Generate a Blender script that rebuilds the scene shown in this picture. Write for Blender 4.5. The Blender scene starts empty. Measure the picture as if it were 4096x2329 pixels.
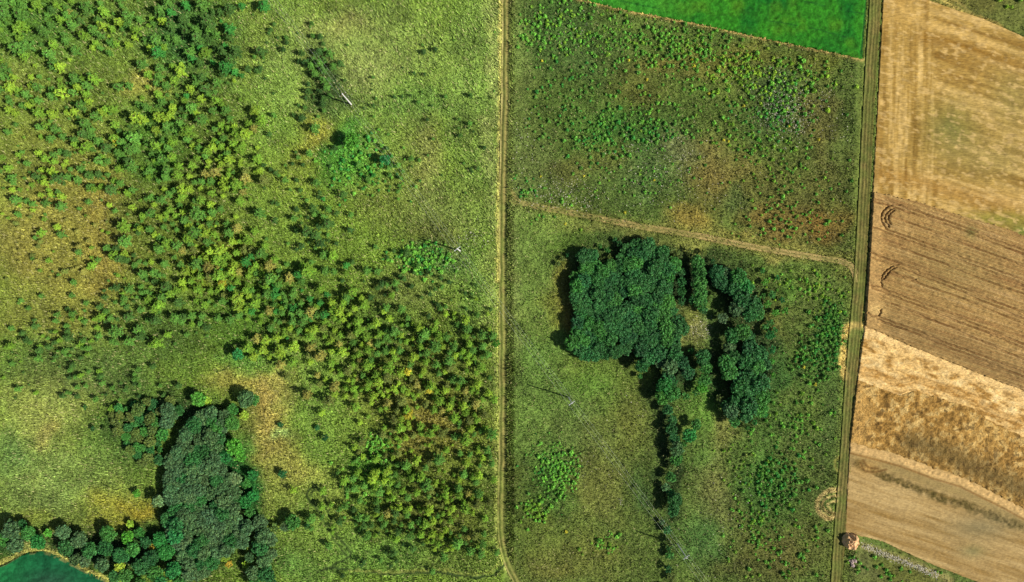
import bpy, math, random
import numpy as np
from mathutils import Vector

# ------------------------------------------------------------------ camera, sky, sun, exposure
PX = 15.17            # photograph pixels per metre on the ground
H = 180.0             # height of the camera above the meadow
scene = bpy.context.scene
col = scene.collection
cam_d = bpy.data.cameras.new("camera"); cam = bpy.data.objects.new("camera", cam_d); col.objects.link(cam)
cam.location = (0, 0, H); cam.rotation_euler = (0, 0, 0)
cam_d.sensor_width = 36.0; cam_d.lens = 36.0 * H / (4096 / PX)
cam_d.clip_start = 1.0; cam_d.clip_end = 6000
scene.camera = cam
SUN_EL = math.radians(40)
SUN = Vector((0.954 * math.cos(SUN_EL), -0.298 * math.cos(SUN_EL), math.sin(SUN_EL))).normalized()
world = bpy.data.worlds.new("World"); scene.world = world; world.use_nodes = True
nt = world.node_tree; bg = nt.nodes["Background"]
sky = nt.nodes.new("ShaderNodeTexSky"); sky.sky_type = 'NISHITA'; sky.sun_disc = False
sky.sun_elevation = SUN_EL; sky.sun_rotation = math.atan2(0.954, -0.298)
nt.links.new(sky.outputs[0], bg.inputs[0]); bg.inputs[1].default_value = 0.05
sun_d = bpy.data.lights.new("sun", 'SUN'); sun_d.energy = 4.6; sun_d.angle = math.radians(0.55); sun_d.color = (1.0, 0.95, 0.86)
sun = bpy.data.objects.new("sun", sun_d); col.objects.link(sun); sun.location = (60, -20, 60)
sun.rotation_euler = (-SUN).to_track_quat('-Z', 'Y').to_euler()
scene.view_settings.view_transform = 'Standard'; scene.view_settings.look = 'None'
scene.view_settings.exposure = 0.5; scene.view_settings.gamma = 1.0
try:
    scene.cycles.max_bounces = 5; scene.cycles.diffuse_bounces = 3
except Exception:
    pass

# ------------------------------------------------------------------ helpers
rng = np.random.default_rng(7); random.seed(7)

def lin(r, g=None, b=None, k=1.0):
    c = np.array([r, g, b], float) / 255.0
    return np.where(c <= 0.04045, c / 12.92, ((c + 0.055) / 1.055) ** 2.4) * k

def wx(px): return (np.asarray(px, float) - 2048.0) / PX
def wy(py): return -(np.asarray(py, float) - 1164.5) / PX
def topx(x): return np.asarray(x) * PX + 2048.0
def topy(y): return 1164.5 - np.asarray(y) * PX
def base(px, py, h=0.0):           # foot of something whose top, h metres up, is seen at (px, py)
    s = (H - h) / H
    return float(wx(px) * s), float(wy(py) * s)

def _hash(ix, iy, seed):
    n = (ix * 374761393 + iy * 668265263 + seed * 974634777) & 0xFFFFFFFF
    n = ((n ^ (n >> 13)) * 1274126177) & 0xFFFFFFFF
    n = (n ^ (n >> 16)) & 0xFFFFFFFF
    return n / 4294967295.0

def vnoise(x, y, seed=0):
    x = np.asarray(x, float); y = np.asarray(y, float)
    ix = np.floor(x).astype(np.int64); iy = np.floor(y).astype(np.int64)
    fx = x - ix; fy = y - iy
    fx = fx * fx * fx * (fx * (fx * 6 - 15) + 10); fy = fy * fy * fy * (fy * (fy * 6 - 15) + 10)
    a = _hash(ix, iy, seed); b = _hash(ix + 1, iy, seed); c = _hash(ix, iy + 1, seed); d = _hash(ix + 1, iy + 1, seed)
    return (a + (b - a) * fx) * (1 - fy) + (c + (d - c) * fx) * fy

def fbm(x, y, size, octv=3, seed=0, ang=0.0, stretch=1.0):
    """0..1 noise, feature size in metres, stretched along ang (degrees)."""
    c, s = math.cos(math.radians(ang)), math.sin(math.radians(ang))
    u = (x * c + y * s) / (size * stretch); v = (-x * s + y * c) / size
    t = 0; a = 1.0; w = 0
    for i in range(octv):
        t = t + a * vnoise(u * 2 ** i + 17.3 * i, v * 2 ** i - 9.1 * i, seed + i); w += a; a *= 0.55
    return t / w

def seg_dist(px, py, pts):
    d = np.full(np.shape(px), 1e9)
    for (x0, y0), (x1, y1) in zip(pts[:-1], pts[1:]):
        dx, dy = x1 - x0, y1 - y0
        t = np.clip(((px - x0) * dx + (py - y0) * dy) / (dx * dx + dy * dy + 1e-9), 0, 1)
        d = np.minimum(d, np.hypot(px - x0 - t * dx, py - y0 - t * dy))
    return d

def in_poly(px, py, poly):
    r = np.zeros(np.shape(px), bool); n = len(poly); j = n - 1
    for i in range(n):
        xi, yi = poly[i]; xj, yj = poly[j]
        if yi != yj:
            r ^= ((yi > py) != (yj > py)) & (px < (xj - xi) * (py - yi) / (yj - yi) + xi)
        j = i
    return r

def smooth(pts, n=6):
    """Catmull-Rom through the points."""
    P = [np.array(p, float) for p in pts]; P = [2 * P[0] - P[1]] + P + [2 * P[-1] - P[-2]]
    out = []
    for i in range(1, len(P) - 2):
        for k in range(n):
            t = k / n; a, b, c, d = P[i - 1], P[i], P[i + 1], P[i + 2]
            out.append(0.5 * (2 * b + (c - a) * t + (2 * a - 5 * b + 4 * c - d) * t * t + (3 * b - a - 3 * c + d) * t ** 3))
    out.append(P[-2]); return [tuple(p) for p in out]

def resample(pts, n):
    p = np.array(pts, float); s = np.r_[0, np.cumsum(np.hypot(*np.diff(p, axis=0).T))]
    t = np.linspace(0, s[-1], n)
    return np.c_[np.interp(t, s, p[:, 0]), np.interp(t, s, p[:, 1])]

def make_mesh(name, v, f, colr=None, smooth_shade=False):
    """f: (n,3) or (n,4) array, or list of faces."""
    me = bpy.data.meshes.new(name); v = np.asarray(v, np.float32)
    if isinstance(f, np.ndarray):
        k = f.shape[1]; nf = len(f)
        me.vertices.add(len(v)); me.vertices.foreach_set("co", v.ravel())
        me.loops.add(nf * k); me.loops.foreach_set("vertex_index", f.astype(np.int32).ravel())
        me.polygons.add(nf); me.polygons.foreach_set("loop_start", np.arange(0, nf * k, k, dtype=np.int32))
        me.update(calc_edges=True)
    else:
        me.from_pydata([tuple(map(float, p)) for p in v], [], f)
    if colr is not None:
        at = me.attributes.new("Col", 'FLOAT_COLOR', 'POINT')
        c = np.ones((len(v), 4), np.float32); c[:, :3] = colr
        at.data.foreach_set("color", c.ravel())
    me.polygons.foreach_set("use_smooth", np.full(len(me.polygons), smooth_shade))
    me.validate(); me.update()
    return me

def link(name, me, mat=None, parent=None, loc=None, rotz=0.0, scale=None):
    o = bpy.data.objects.new(name, me); col.objects.link(o)
    if mat is not None and me is not None and not me.materials: me.materials.append(mat)
    if parent is not None: o.parent = parent
    if loc is not None: o.location = loc
    o.rotation_euler = (0, 0, rotz)
    if scale is not None: o.scale = (scale,) * 3 if np.isscalar(scale) else scale
    return o

def tag(o, label, cat=None, group=None, kind=None):
    o["label"] = label
    if cat: o["category"] = cat
    if group: o["group"] = group
    if kind: o["kind"] = kind
    return o

# ------------------------------------------------------------------ materials
def new_mat(name):
    m = bpy.data.materials.new(name); m.use_nodes = True
    n = m.node_tree; b = n.nodes["Principled BSDF"]
    b.inputs["Roughness"].default_value = 0.85; b.inputs["Specular IOR Level"].default_value = 0.12
    return m, n, b

def ground_mat(name, size=0.5, lo=0.55, hi=1.5, bump=0.6, stretch=(1, 1), ang=0.0, speck=None, dist=0.25):
    """Vertex colour broken up by fine plant-scale noise, with a matching bump."""
    m, n, b = new_mat(name); N = n.nodes.new; L = n.links.new
    at = N("ShaderNodeAttribute"); at.attribute_name = "Col"
    geo = N("ShaderNodeTexCoord"); mp = N("ShaderNodeMapping")
    mp.inputs["Rotation"].default_value = (0, 0, math.radians(-ang)); mp.inputs["Scale"].default_value = (1 / stretch[0], 1 / stretch[1], 1)
    L(geo.outputs["Object"], mp.inputs[0])
    n1 = N("ShaderNodeTexNoise"); n1.inputs["Scale"].default_value = 1 / size; n1.inputs["Detail"].default_value = 4; n1.inputs["Roughness"].default_value = 0.65
    L(mp.outputs[0], n1.inputs["Vector"])
    r = N("ShaderNodeMapRange"); r.inputs[1].default_value = 0.3; r.inputs[2].default_value = 0.7
    r.inputs[3].default_value = lo; r.inputs[4].default_value = hi
    L(n1.outputs["Fac"], r.inputs[0])
    mul = N("ShaderNodeVectorMath"); mul.operation = 'SCALE'
    L(at.outputs["Color"], mul.inputs[0]); L(r.outputs[0], mul.inputs["Scale"])
    out = mul.outputs[0]
    if speck is not None:
        n2 = N("ShaderNodeTexNoise"); n2.inputs["Scale"].default_value = 2.3 / size; n2.inputs["Detail"].default_value = 2
        L(mp.outputs[0], n2.inputs["Vector"])
        r2 = N("ShaderNodeMapRange"); r2.inputs[1].default_value = 0.60; r2.inputs[2].default_value = 0.75; r2.inputs[4].default_value = speck[3]
        L(n2.outputs["Fac"], r2.inputs[0])
        mx = N("ShaderNodeMix"); mx.data_type = 'RGBA'; L(r2.outputs[0], mx.inputs["Factor"])
        L(out, mx.inputs["A"]); mx.inputs["B"].default_value = (*speck[:3], 1); out = mx.outputs["Result"]
    L(out, b.inputs["Base Color"])
    bp = N("ShaderNodeBump"); bp.inputs["Strength"].default_value = bump; bp.inputs["Distance"].default_value = dist
    L(n1.outputs["Fac"], bp.inputs["Height"]); L(bp.outputs[0], b.inputs["Normal"])
    return m

def leaf_mat():
    m, n, b = new_mat("foliage"); N = n.nodes.new; L = n.links.new
    at = N("ShaderNodeAttribute"); at.attribute_name = "Col"; oi = N("ShaderNodeObjectInfo")
    mx = N("ShaderNodeMix"); mx.data_type = 'RGBA'; mx.blend_type = 'MULTIPLY'; mx.inputs["Factor"].default_value = 1
    L(at.outputs["Color"], mx.inputs["A"]); L(oi.outputs["Color"], mx.inputs["B"]); L(mx.outputs["Result"], b.inputs["Base Color"])
    b.inputs["Roughness"].default_value = 0.6; b.inputs["Specular IOR Level"].default_value = 0.25
    tr = N("ShaderNodeBsdfTranslucent"); L(mx.outputs["Result"], tr.inputs[0])
    ms = N("ShaderNodeMixShader"); ms.inputs[0].default_value = 0.12
    L(b.outputs[0], ms.inputs[1]); L(tr.outputs[0], ms.inputs[2]); L(ms.outputs[0], n.nodes["Material Output"].inputs["Surface"])
    return m

def flat_mat(name, c, rough=0.8, size=0.3, var=0.35):
    m, n, b = new_mat(name); N = n.nodes.new; L = n.links.new
    tc = N("ShaderNodeTexCoord"); ns = N("ShaderNodeTexNoise"); ns.inputs["Scale"].default_value = 1 / size; ns.inputs["Detail"].default_value = 5
    L(tc.outputs["Object"], ns.inputs["Vector"])
    r = N("ShaderNodeMapRange"); r.inputs[1].default_value = 0.3; r.inputs[2].default_value = 0.7; r.inputs[3].default_value = 1 - var; r.inputs[4].default_value = 1 + var
    L(ns.outputs["Fac"], r.inputs[0])
    mul = N("ShaderNodeVectorMath"); mul.operation = 'SCALE'; mul.inputs[0].default_value = tuple(c); L(r.outputs[0], mul.inputs["Scale"])
    L(mul.outputs[0], b.inputs["Base Color"]); b.inputs["Roughness"].default_value = rough
    bp = N("ShaderNodeBump"); bp.inputs["Strength"].default_value = 0.4; bp.inputs["Distance"].default_value = 0.1
    L(ns.outputs["Fac"], bp.inputs["Height"]); L(bp.outputs[0], b.inputs["Normal"])
    return m

STRAW = lin(205, 195, 135)
M_GROUND = ground_mat("meadow", 0.7, 0.5, 1.45, 0.8, speck=(*STRAW * 0.7, 0.3))
M_LEAF = leaf_mat()
M_BARK = flat_mat("bark", lin(95, 80, 62), 0.9)
M_CONCRETE = flat_mat("concrete", (0.72, 0.69, 0.66), 0.7, 0.2, 0.08)
M_STEEL = flat_mat("galvanised_steel", (0.62, 0.62, 0.64), 0.5, 0.2, 0.1)
M_PORCELAIN = flat_mat("porcelain", (0.75, 0.75, 0.73), 0.3, 0.1, 0.05)
M_WIRE = flat_mat("aluminium_wire", (0.5, 0.56, 0.42), 0.5, 0.2, 0.05)

# ------------------------------------------------------------------ layout of the place (photograph pixels on the ground)
TRACK_C = smooth([(2028, -500), (2026, -100), (2024, 150), (2022, 350), (2018, 560), (2014, 760), (2013, 1000), (2013, 1250), (2013, 1500), (2012, 1750), (2008, 1950),
                  (2007, 2110), (2016, 2190), (2038, 2265), (2072, 2329), (2120, 2400), (2240, 2560)])
TRACK_R = smooth([(3528, -500), (3502, 0), (3478, 380), (3458, 768), (3446, 1000), (3432, 1200), (3420, 1330), (3402, 1550), (3388, 1760), (3374, 1950), (3362, 2100), (3346, 2329), (3330, 2560), (3300, 2850)])
TRACK_X = smooth([(2036, 800), (2130, 822), (2320, 858), (2560, 905), (2800, 945), (2960, 978), (3120, 1006), (3280, 1032), (3370, 1046), (3412, 1075), (3428, 1130)])
GREEN_EDGE = [(1500, -190), (2334, 0), (2476, 36), (2652, 69), (2872, 113), (3072, 158), (3292, 203), (3452, 236)]
GREEN_TOP = [(1560, -620), (3520, -620)]
GOLD_TOP = [(3540, -160), (3640, -50), (3720, 0), (3825, 38), (3929, 71), (4096, 146), (4900, 500)]
GOLD_BOT = [(3490, 768), (3660, 806), (3814, 855), (4006, 910), (4096, 946), (4900, 1240)]
WHEAT_BOT = [(3458, 1302), (3676, 1399), (3951, 1509), (4096, 1564), (4900, 1880)]
PALE_BOT = [(3426, 1520), (3500, 1545), (3594, 1582), (3654, 1563), (3731, 1584), (3896, 1639), (3951, 1683), (4096, 1749), (4900, 2090)]
LODGED_BOT = [(3398, 1768), (3600, 1820), (3731, 1870), (3841, 1903), (4006, 1985), (4096, 2034), (4900, 2440)]
STUB_BOT = [(3378, 2128), (3528, 2166), (3731, 2260), (3929, 2337), (4900, 2730)]
TEAL_EDGE = smooth([(-700, 2420), (-200, 2330), (0, 2262), (40, 2243), (99, 2214), (181, 2208), (264, 2243), (352, 2287), (440, 2332), (560, 2420), (640, 2560)])
TEAL_BOT = [(-700, 3000), (640, 3000)]
def offs(pts, dx=0, dy=0): return [(x + dx, y + dy) for x, y in pts]
FIELD_POLYS = {
    "green": GREEN_TOP + GREEN_EDGE[::-1], "gold": GOLD_TOP + GOLD_BOT[::-1], "wheat": GOLD_BOT + WHEAT_BOT[::-1],
    "pale": WHEAT_BOT + PALE_BOT[::-1], "lodged": PALE_BOT + LODGED_BOT[::-1], "stub": LODGED_BOT + STUB_BOT[::-1], "teal": TEAL_EDGE + TEAL_BOT[::-1]}
WOOD_C = [(2297, 1140), (2300, 1240), (2306, 1310), (2288, 1340), (2290, 1388), (2395, 1432), (2500, 1400), (2535, 1390), (2590, 1432), (2650, 1425), (2725, 1400),
          (2730, 1350), (2722, 1285), (2690, 1225), (2700, 1060), (2650, 1005), (2560, 975), (2500, 990), (2440, 1060), (2390, 1075), (2385, 1020), (2335, 1005), (2330, 1050), (2308, 1085)]
WOOD_L = [(665, 1881), (700, 1800), (742, 1738), (790, 1680), (840, 1640), (905, 1650), (890, 1740), (862, 1850), (900, 1905), (950, 1969), (945, 2051), (985, 2095), (995, 2165), (934, 2195), (860, 2230), (800, 2329),
          (745, 2329), (720, 2230), (690, 2130), (668, 2080), (680, 1980)]

# ground cover: (px, py, rx, ry, (r,g,b), strength)
LEFT = (108, 130, 52); RIGHT = (82, 98, 46)
PATCH = [
    # west side, sapling land
    (350, 480, 620, 520, (98, 112, 48), .8), (100, 80, 260, 200, (74, 110, 42), .9), (560, 60, 260, 160, (88, 112, 50), .7), (840, 190, 180, 230, (62, 100, 44), .95), (730, 120, 120, 120, (60, 104, 50), .7),
    (575, 365, 75, 65, (160, 146, 78), .95), (60, 330, 130, 90, (118, 124, 58), .6), (150, 620, 240, 160, (112, 118, 54), .8), (250, 800, 260, 120, (122, 118, 58), .8), (330, 1040, 280, 330, (136, 120, 62), .95),
    (415, 950, 70, 240, (148, 128, 66), .85), (60, 1000, 140, 160, (138, 122, 66), .8), (200, 1260, 260, 110, (112, 112, 54), .8), (640, 560, 180, 160, (68, 104, 38), .9), (620, 660, 60, 50, (50, 112, 36), .9),
    (850, 480, 130, 240, (86, 104, 44), .9), (700, 900, 260, 260, (88, 102, 42), .8), (900, 1080, 140, 150, (112, 116, 36), .8), (640, 1320, 240, 180, (76, 100, 44), .9), (1060, 1250, 230, 150, (72, 106, 38), .9), (1150, 1130, 120, 90, (70, 116, 42), .7), (250, 1470, 330, 120, (82, 104, 52), .9), (420, 1540, 200, 90, (76, 96, 50), .8),
    # central meadow
    (1130, 900, 110, 280, (112, 134, 56), .9), (1090, 300, 110, 420, (106, 132, 58), .8), (1000, 150, 90, 150, (122, 136, 62), .6), (1420, 230, 330, 230, (124, 138, 76), .9), (1360, 120, 130, 60, (142, 142, 84), .6), (1640, 340, 200, 160, (120, 140, 68), .7), (1500, 270, 140, 60, (134, 142, 84), .7),
    (1285, 330, 60, 150, (66, 86, 42), .95), (1330, 380, 70, 70, (58, 82, 40), .9), (1245, 560, 60, 110, (146, 136, 62), .95), (1180, 700, 120, 120, (120, 132, 54), .7), (1450, 640, 150, 130, (66, 128, 46), .95), (1400, 560, 70, 50, (60, 120, 50), .7), (1610, 600, 160, 120, (116, 128, 62), .8), (1700, 640, 60, 200, (136, 136, 80), .7), (1900, 350, 110, 500, (114, 136, 68), .8), (1975, 500, 30, 900, (146, 154, 92), .85),
    (1650, 420, 180, 60, (92, 122, 56), .8), (1560, 830, 160, 120, (118, 128, 60), .7), (1760, 850, 170, 110, (112, 122, 66), .8), (1720, 960, 150, 80, (92, 96, 50), .9), (1830, 1060, 120, 90, (92, 114, 60), .8), (1690, 1040, 110, 60, (60, 108, 48), .8), (1500, 1020, 190, 120, (104, 126, 50), .8), (1640, 1180, 170, 100, (104, 114, 60), .8), (1900, 1200, 100, 200, (98, 124, 58), .8), (1970, 1400, 34, 900, (118, 134, 68), .7),
    (1280, 1290, 220, 150, (86, 106, 42), .8), (1600, 1480, 360, 200, (92, 100, 44), .9), (1500, 1330, 200, 90, (84, 112, 46), .7), (1700, 1760, 300, 180, (106, 102, 48), .9), (1730, 1700, 130, 100, (128, 110, 58), .8), (1600, 2000, 330, 160, (88, 98, 42), .9), (1800, 2120, 170, 110, (98, 104, 48), .8), (1480, 1900, 120, 130, (70, 116, 42), .8), (1500, 2220, 330, 90, (92, 122, 56), .9), (1800, 2260, 160, 60, (106, 122, 58), .8),
    # south-west meadow
    (180, 1680, 210, 170, (128, 134, 74), .95), (210, 1730, 60, 50, (152, 136, 84), .7), (200, 1960, 270, 160, (120, 136, 76), .95), (60, 1820, 100, 70, (90, 116, 64), .8), (420, 1960, 150, 120, (116, 134, 70), .8), (470, 2040, 150, 70, (150, 142, 56), .95), (560, 2060, 70, 60, (152, 128, 48), .9), (500, 1780, 140, 110, (78, 104, 50), .9), (560, 1690, 120, 120, (56, 84, 38), .9), (90, 2070, 140, 50, (128, 134, 60), .7), (180, 2095, 120, 30, (130, 138, 62), .7),
    (970, 1500, 110, 50, (170, 152, 84), .9), (1100, 1560, 90, 80, (172, 146, 92), .9), (1060, 1680, 100, 140, (168, 140, 84), .9), (1110, 1800, 100, 130, (164, 140, 82), .9), (1220, 1870, 80, 60, (172, 146, 88), .9), (1120, 1920, 120, 130, (150, 142, 76), .9), (1080, 2020, 80, 90, (146, 142, 74), .8), (1120, 1730, 46, 40, (146, 168, 104), .85), (1270, 1650, 130, 220, (110, 136, 60), .9), (1230, 1450, 150, 80, (112, 136, 62), .8), (1250, 2100, 170, 220, (112, 134, 62), .9), (1330, 1980, 90, 90, (122, 132, 62), .7),
    (1000, 1430, 110, 50, (84, 130, 58), .6), (930, 1860, 80, 100, (34, 122, 48), .95), (985, 1960, 70, 110, (30, 118, 52), .95), (1000, 1780, 50, 60, (88, 134, 60), .8), (1160, 2260, 120, 80, (92, 124, 62), .8),
    # under the woods, shade painted into the ground as dark green; one pale strip
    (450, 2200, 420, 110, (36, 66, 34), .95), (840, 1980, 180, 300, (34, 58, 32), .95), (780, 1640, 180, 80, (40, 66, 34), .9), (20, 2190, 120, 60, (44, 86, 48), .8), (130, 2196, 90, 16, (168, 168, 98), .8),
    # east side: rough field above the cross track
    (2230, 110, 190, 170, (64, 90, 44), .9), (2075, 400, 60, 520, (106, 120, 66), .85), (2150, 700, 110, 160, (104, 116, 66), .7), (2330, 230, 170, 120, (70, 90, 48), .8), (2330, 420, 150, 90, (78, 98, 46), .8), (2600, 240, 160, 90, (72, 84, 42), .8), (2650, 265, 120, 50, (112, 98, 52), .8), (2760, 200, 180, 50, (78, 98, 42), .7), (2900, 250, 160, 60, (116, 106, 52), .8), (2450, 540, 160, 90, (60, 98, 40), .9), (2640, 560, 160, 80, (56, 88, 42), .8),
    (2550, 380, 110, 70, (104, 98, 50), .7), (2960, 350, 90, 70, (88, 96, 44), .7), (3050, 220, 90, 60, (108, 106, 50), .7), (3260, 250, 110, 70, (106, 104, 44), .8), (3120, 420, 150, 120, (70, 88, 54), .9), (3290, 500, 90, 150, (108, 94, 56), .8), (3390, 420, 70, 260, (80, 94, 46), .9), (2820, 640, 160, 110, (112, 100, 60), .9), (2900, 720, 150, 110, (112, 92, 52), .85), (2720, 610, 60, 60, (112, 120, 84), .6), (2560, 700, 170, 100, (80, 102, 58), .8), (2400, 650, 110, 80, (88, 94, 46), .8), (2280, 680, 90, 60, (110, 102, 58), .6),
    (3080, 760, 200, 100, (90, 86, 46), .9), (3290, 700, 130, 120, (86, 82, 44), .9), (3220, 900, 180, 90, (116, 88, 50), .95), (3300, 900, 90, 60, (124, 92, 48), .8), (3060, 890, 90, 60, (112, 90, 50), .8), (2960, 790, 60, 60, (78, 96, 52), .7),
    # around the cross track
    (2240, 880, 200, 50, (112, 126, 62), .9), (2520, 905, 240, 34, (138, 132, 76), .85), (2780, 880, 90, 60, (158, 132, 70), .9), (2760, 935, 150, 30, (142, 132, 72), .8), (2960, 980, 200, 34, (140, 126, 70), .9), (3190, 1022, 230, 26, (142, 128, 74), .9), (3380, 1070, 80, 60, (116, 108, 58), .8), (2700, 985, 160, 26, (132, 130, 70), .8),
    # below it
    (2140, 1100, 90, 260, (104, 124, 62), .9), (2060, 1150, 26, 400, (116, 126, 74), .8), (2300, 980, 130, 60, (84, 106, 44), .8), (2262, 1180, 40, 110, (148, 132, 62), .9), (2270, 1290, 44, 50, (166, 132, 62), .95), (2215, 1240, 60, 120, (122, 124, 56), .7), (2180, 1480, 130, 130, (94, 122, 58), .9), (2350, 1480, 120, 60, (106, 116, 52), .8), (2480, 1470, 120, 60, (88, 104, 44), .8),
    (2500, 1180, 230, 220, (26, 46, 28), .95), (2790, 1130, 130, 120, (26, 46, 28), .9), (2950, 1180, 100, 110, (30, 54, 30), .9), (2990, 1500, 110, 200, (30, 52, 30), .9), (2690, 1500, 110, 110, (30, 54, 30), .9), (2670, 1850, 36, 330, (36, 56, 30), .9),  # shade under the wood and hedge, painted into the ground colour
    (2775, 1270, 60, 80, (122, 124, 64), .95), (2790, 1300, 40, 50, (172, 166, 118), .7), (2840, 1330, 44, 110, (66, 84, 44), .9), (2820, 1540, 60, 80, (72, 104, 44), .9), (2850, 1500, 30, 110, (48, 78, 38), .9), (2830, 1225, 40, 60, (78, 104, 48), .8),
    (2330, 1750, 260, 220, (92, 108, 56), .9), (2130, 1650, 100, 200, (100, 122, 60), .9), (2400, 1550, 160, 90, (84, 112, 46), .8), (2520, 1650, 90, 160, (104, 110, 54), .9), (2230, 1900, 120, 130, (70, 110, 48), .8), (2390, 1930, 130, 170, (102, 104, 54), .9), (2150, 2130, 120, 80, (90, 102, 46), .8), (2330, 2230, 200, 90, (100, 104, 52), .9), (2180, 2290, 90, 50, (112, 108, 56), .8), (2540, 2080, 60, 200, (88, 102, 50), .8), (2580, 1960, 40, 90, (60, 84, 42), .8),  # last patch is the hedge's cast shadow, painted into the ground colour
    (2880, 1730, 90, 80, (118, 110, 64), .9), (2810, 1650, 70, 100, (84, 114, 48), .9), (2790, 1850, 80, 120, (84, 112, 52), .8), (2880, 1990, 110, 160, (108, 108, 64), .9), (2800, 2150, 100, 120, (74, 106, 54), .9), (2900, 2270, 110, 60, (92, 96, 52), .8), (3090, 1760, 130, 130, (80, 106, 50), .9), (3090, 1960, 150, 140, (62, 96, 42), .9), (3230, 1900, 110, 200, (80, 92, 46), .9), (3140, 2210, 170, 120, (92, 80, 46), .9), (3000, 2200, 80, 90, (88, 90, 46), .8),
    (3180, 1090, 200, 40, (88, 104, 48), .8), (3220, 1200, 150, 110, (88, 100, 50), .8), (3110, 1280, 50, 100, (92, 92, 48), .8), (3140, 1160, 60, 70, (74, 104, 42), .8), (3320, 1350, 70, 110, (56, 92, 42), .9), (3270, 1480, 110, 90, (72, 100, 46), .8), (3330, 1680, 60, 200, (76, 94, 48), .9), (3100, 1530, 60, 110, (58, 92, 44), .8), (3380, 1300, 24, 30, (150, 138, 84), .8),
    # corners east of the field road
    (3960, 20, 200, 90, (108, 98, 50), .95), (3780, 0, 70, 40, (124, 108, 58), .9), (4050, 40, 90, 70, (88, 92, 46), .8), (3600, 2290, 160, 110, (94, 94, 46), .95), (3450, 2280, 60, 80, (86, 88, 52), .9), (3380, 2290, 20, 60, (82, 96, 46), .8), (3800, 2320, 120, 40, (78, 76, 40), .8),
]
LINES = [  # painted wear on the meadow: (points, half width px, colour, strength)
    (GREEN_EDGE, 6, (178, 148, 98), .9), (offs(GREEN_EDGE, 0, 12), 5, (100, 100, 54), .6),
    (TRACK_C, 26, (128, 136, 70), .55), (TRACK_R, 36, (100, 106, 50), .6), (TRACK_X, 24, (118, 120, 60), .35),
    (offs(TRACK_C[:40], -20), 7, (176, 168, 100), .9), (offs(TRACK_C[40:80], -22), 6, (148, 152, 82), .8),
    (smooth([(3450, 1303), (3412, 1301), (3384, 1320), (3373, 1370), (3372, 1420), (3369, 1470), (3386, 1512)]), 11, (196, 166, 104), .9),
    (smooth([(3388, 1400), (3378, 1440), (3384, 1490), (3400, 1515)]), 5, (186, 158, 100), .8),
    (smooth([(3360, 1960), (3310, 1966), (3272, 2005), (3276, 2050), (3312, 2072), (3350, 2062)]), 8, (176, 150, 106), .85),
    (smooth([(3352, 1985), (3312, 1988), (3292, 2015), (3300, 2048), (3340, 2050)]), 5, (166, 142, 98), .85),
    (smooth([(3348, 2005), (3322, 2010), (3312, 2025), (3326, 2036)]), 4, (166, 142, 98), .8),
    (smooth([(3368, 1822), (3344, 1838), (3342, 1868), (3366, 1894)]), 4, (128, 118, 62), .7),
    (smooth([(3700, -60), (3790, 10), (3860, 50), (3900, 70)]), 5, (170, 148, 88), .7), (smooth([(3770, -40), (3840, 15), (3905, 66)]), 4, (160, 140, 84), .6), (smooth([(3906, 66), (3960, 80), (4010, 110)]), 6, (150, 126, 72), .7),
    (smooth([(1270, 2290), (1330, 2272), (1500, 2292), (1760, 2292), (1850, 2306), (1950, 2306), (1990, 2284), (2016, 2256)]), 5.5, (40, 56, 28), .98),
    (smooth([(1400, 2286), (1560, 2286), (1760, 2280), (1850, 2294), (1940, 2292), (1975, 2276), (2002, 2250)]), 5, (128, 132, 70), .7),
    (smooth([(1270, 2290), (1400, 2220), (1345, 2140), (1312, 2050), (1300, 1975), (1285, 1955), (1250, 1948), (1232, 1968), (1232, 1998), (1260, 2030), (1295, 2080), (1330, 2150), (1385, 2222)]), 4.6, (44, 60, 28), .98),
    (smooth([(1290, 1990), (1286, 1970), (1255, 1962), (1244, 1980), (1252, 2005), (1280, 2035)]), 4, (46, 62, 30), .98),
    (smooth([(850, 1500), (905, 1472), (965, 1444)]), 2.2, (70, 92, 44), .8),
    (smooth([(420, 820), (418, 960), (424, 1080), (420, 1250)]), 5, (116, 104, 54), .6),
    (smooth([(1955, 1840), (1972, 1850), (1984, 1880)]), 4, (128, 128, 72), .6), (smooth([(2046, 760), (2066, 795), (2110, 818)]), 5, (160, 148, 96), .8),
    (offs(TEAL_EDGE, 0, -8), 8, (178, 168, 98), .85),
    (smooth([(3460, 2186), (3566, 2224), (3693, 2272), (3800, 2318)]), 12, (140, 128, 86), .7),
]
GK = 1.08   # albedo of meadow that reads as the given colour in the sun
FK = 0.68   # the same for the fields and tracks
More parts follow.
